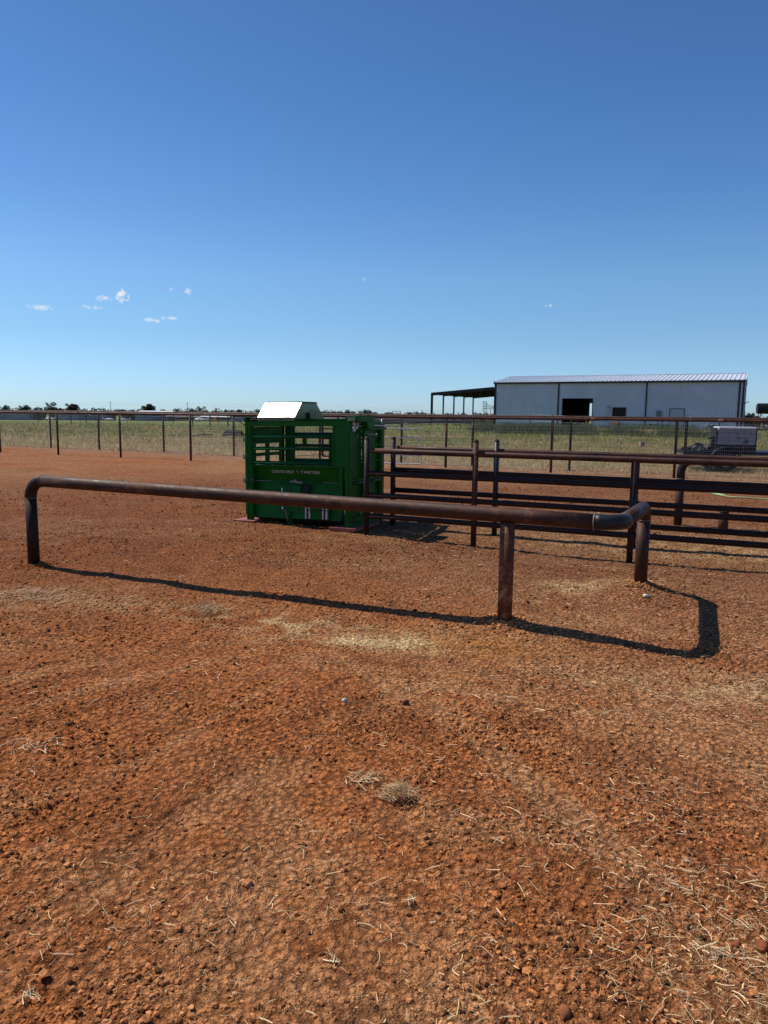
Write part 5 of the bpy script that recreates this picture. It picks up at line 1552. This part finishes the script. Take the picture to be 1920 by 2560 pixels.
def leaf_cloud(cen, rad, n, size, col, q, squash=.8):
    """leaf triangles spread through clumps: cen (k,3), rad (k,)"""
    k = q.choice(len(cen), n, p=(rad ** 2) / np.sum(rad ** 2))
    d = q.normal(0, 1, (n, 3)); d /= np.linalg.norm(d, axis=1, keepdims=True)
    r = rad[k] * q.uniform(.55, 1.08, n) ** .6
    c = cen[k] + d * r[:, None] * np.array([1, 1, squash])
    a = q.normal(0, 1, (n, 3)); a /= np.linalg.norm(a, axis=1, keepdims=True)
    b = np.cross(a, q.normal(0, 1, (n, 3))); b /= np.linalg.norm(b, axis=1, keepdims=True)
    s = size * q.uniform(.6, 1.4, n)[:, None]
    P = np.stack([c + a * s, c - a * s * .5 + b * s * .8, c - a * s * .5 - b * s * .8], 1).reshape(-1, 3)
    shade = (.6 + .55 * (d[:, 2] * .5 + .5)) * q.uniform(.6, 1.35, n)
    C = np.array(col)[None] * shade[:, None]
    return P, np.arange(n * 3).reshape(n, 3), np.repeat(C, 3, axis=0)


def tree(x, y, top, wd, label, seed, col=(.045, .062, .028), dens=1., style='round'):
    q = np.random.RandomState(seed); g = gz(x, y); h = top - g
    t = thing('tree', label, 'tree', (x, y, g), 'trees scattered along the horizon')
    mb = MB(); tr_h = h * (.35 if style != 'sparse' else .5)
    mb.tube([(x, y, g - .1), (x + .03 * h * q.uniform(-1, 1), y, g + tr_h * .5), (x + .04 * h * q.uniform(-1, 1), y, g + tr_h), (x, y, g + h * .72)], [.045 * h, .035 * h, .028 * h, .01 * h], 8)
    nb = 7
    ends = []
    for k in range(nb):
        a = 2 * pi * k / nb + q.uniform(-.4, .4); z0 = g + tr_h * q.uniform(.7, 1.05); rr_ = wd / 2 * q.uniform(.5, .85); z1 = g + h * q.uniform(.5, .88)
        e = (x + rr_ * cos(a), y + rr_ * sin(a), z1); ends.append(e)
        mb.tube([(x, y, z0), (x + rr_ * .45 * cos(a), y + rr_ * .45 * sin(a), z0 + (z1 - z0) * .6), e], [.016 * h, .011 * h, .004 * h], 5)
        if style == 'sparse':
            for j in range(3):
                f = (e[0] + q.uniform(-1, 1) * wd * .15, e[1] + q.uniform(-1, 1) * wd * .15, e[2] + q.uniform(0, .14) * h)
                mb.tube([e, f], [.005 * h, .003 * h], 4)
    mb.build('trunk', M['bark'], t)
    if dens > 0:
        nc = 16 if style == 'round' else 9
        cen = []
        rad = []
        zc = g + h * .62
        for k in range(nc):
            a = q.uniform(0, 2 * pi); rr_ = wd / 2 * q.uniform(0, .72); dz = q.uniform(-.26, .24) * h
            cen.append((x + rr_ * cos(a), y + rr_ * sin(a), zc + dz * (1 - .5 * rr_ / (wd / 2)))); rad.append(wd * q.uniform(.13, .22))
        for e in ends: cen.append(e); rad.append(wd * q.uniform(.10, .16))
        cen = np.array(cen); rad = np.array(rad)
        cen[:, 2] = np.minimum(cen[:, 2], top - rad * .7)
        if style == 'round': cen[:, 2] = np.maximum(cen[:, 2], g + rad * .8)
        P, F, C = leaf_cloud(cen, rad, int(1500 * dens), .035 * wd + .03, col, q)
        P -= np.array([x, y, g])
        o = np_mesh('crown', P, F, M['leaf'], False, C); o.parent = t
    return t


TR = [(-218.6, 430, 5.4, 5.4, 'hazy bushy tree nearest the left edge of the picture', (.060, .072, .045), 1., 'round'),
      (-202.7, 420, 5.6, 6.6, 'dark round tree second from the left on the horizon', (.035, .050, .026), 1.6, 'round'),
      (-179.3, 400, 7.4, 6.6, 'tallest airy tree of the left horizon', (.042, .056, .030), .9, 'loose'),
      (-171.5, 410, 6.0, 7.4, 'dark dome shaped tree right of the tallest airy tree', (.032, .046, .024), 1.8, 'round'),
      (-188.0, 430, 3.8, 6.0, 'low bush growing left of the tallest airy tree', (.045, .058, .032), 1., 'round'),
      (-126.5, 400, 6.0, 8.4, 'wide dark dome shaped tree halfway to the chute', (.034, .048, .025), 1.9, 'round'),
      (-103.4, 420, 5.1, 6.6, 'loose grey green tree left of the chute', (.050, .060, .038), .8, 'loose'),
      (-90.1, 400, 4.9, 3.2, 'small mushroom shaped tree with a bare trunk left of the chute', (.040, .052, .03), .6, 'loose'),
      (-84.2, 430, 4.3, 4.6, 'olive bush almost touching the left side of the hood', (.055, .065, .030), 1., 'round'),
      (-24.4, 400, 4.1, 3.0, 'small tree close to the right side of the hood', (.045, .05, .035), .8, 'loose'),
      (-20.1, 400, 4.4, 3.2, 'second small tree right of the hood', (.045, .05, .035), .7, 'loose'),
      (-16.2, 400, 3.8, 2.4, 'third and lowest small tree right of the hood', (.045, .05, .035), .8, 'loose'),
      (-13.1, 390, 4.6, 2.6, 'slender ragged tree above the release box', (.045, .05, .035), .5, 'loose'),
      (-10.6, 390, 5.0, 2.8, 'ragged tree with thin branches at the right of the release box', (.045, .05, .035), .35, 'sparse'),
      (12.1, 380, 3.3, 2.9, 'dark round tree between the goalpost frame and the barn', (.035, .048, .028), 1., 'round'),
      (24.0, 300, 2.0, 3.4, 'bush behind the posts of the lean-to at its left', (.042, .055, .032), .8, 'round'),
      (30.0, 300, 2.2, 3.0, 'bush in the middle of the lean-to opening', (.042, .055, .032), .8, 'round'),
      (33.6, 260, 2.7, 3.8, 'dark bush left of the barn corner', (.034, .048, .026), 1.2, 'round'),
      (31.0, 290, 4.0, 2.2, 'thin leafless tree seen under the lean-to', (.05, .05, .04), .0, 'sparse'),
      (-3.2, 300, 3.3, 2.0, 'bare arching sapling right of the green chute', (.05, .05, .04), .0, 'sparse'),
      (83.5, 170, 2.9, 3.0, 'leafy tree right of the barn above the pickup truck', (.05, .065, .035), .7, 'loose'),
      (88.0, 175, 1.6, 5.0, 'bright green bush at the far right edge under the tank', (.06, .10, .03), 1., 'round')]
for i, (x, y, tp_, wd, lab, col, dn, st) in enumerate(TR):
    tree(x, y, tp_, wd, lab, 40 + i, col, dn, st)

# continuous far wood along the horizon
q = np.random.RandomState(3)
nc = 1500
ang = q.uniform(-.62, .62, nc); dist = 620 + 90 * q.uniform(0, 1, nc)
cx = dist * np.tan(ang) * .98; cy = dist
hh_ = 6.6 + 2.6 * fbm(cx, cy * 0, .012, 3) + 1.6 * perlin(cx * .06, cy * 0 + 3)
hh_ = hh_ * np.where(cx > -10, .86, 1) + np.where((cx > -150) & (cx < -60), .5, 0)
rad = 1.6 + 1.1 * q.uniform(0, 1, nc)
cen = np.stack([cx, cy, -3 + np.maximum(q.uniform(.3, 1, nc) * hh_ - rad * .4, .5)], -1)
P, F, C = leaf_cloud(cen, rad, 60000, .62, (.046, .060, .044), q)
o = np_mesh('far_wood', P, F, M['leaf'], False, C)
tag(o, 'continuous dark line of distant woodland along the horizon', 'wood', kind='stuff')

# sandy spoil mound far left
mb = MB(); mb.ball((-168.5, 395, -3.0), 5.0, 14, .78)
M['sand'] = simple('tan_sand', (.45, .33, .2), .9, 0, .1, 1)
tag(mb.build('sand_mound', M['sand'], None, orig=(-168.5, 395, -3)), 'tan sand mound showing above the fence rail below the tall tree', 'mound')

for ob in list(bpy.data.objects):
    if '_w' in ob: del ob['_w']
    if ob.parent is not None:
        for k in ('category', 'group', 'kind'):
            if k in ob: del ob[k]
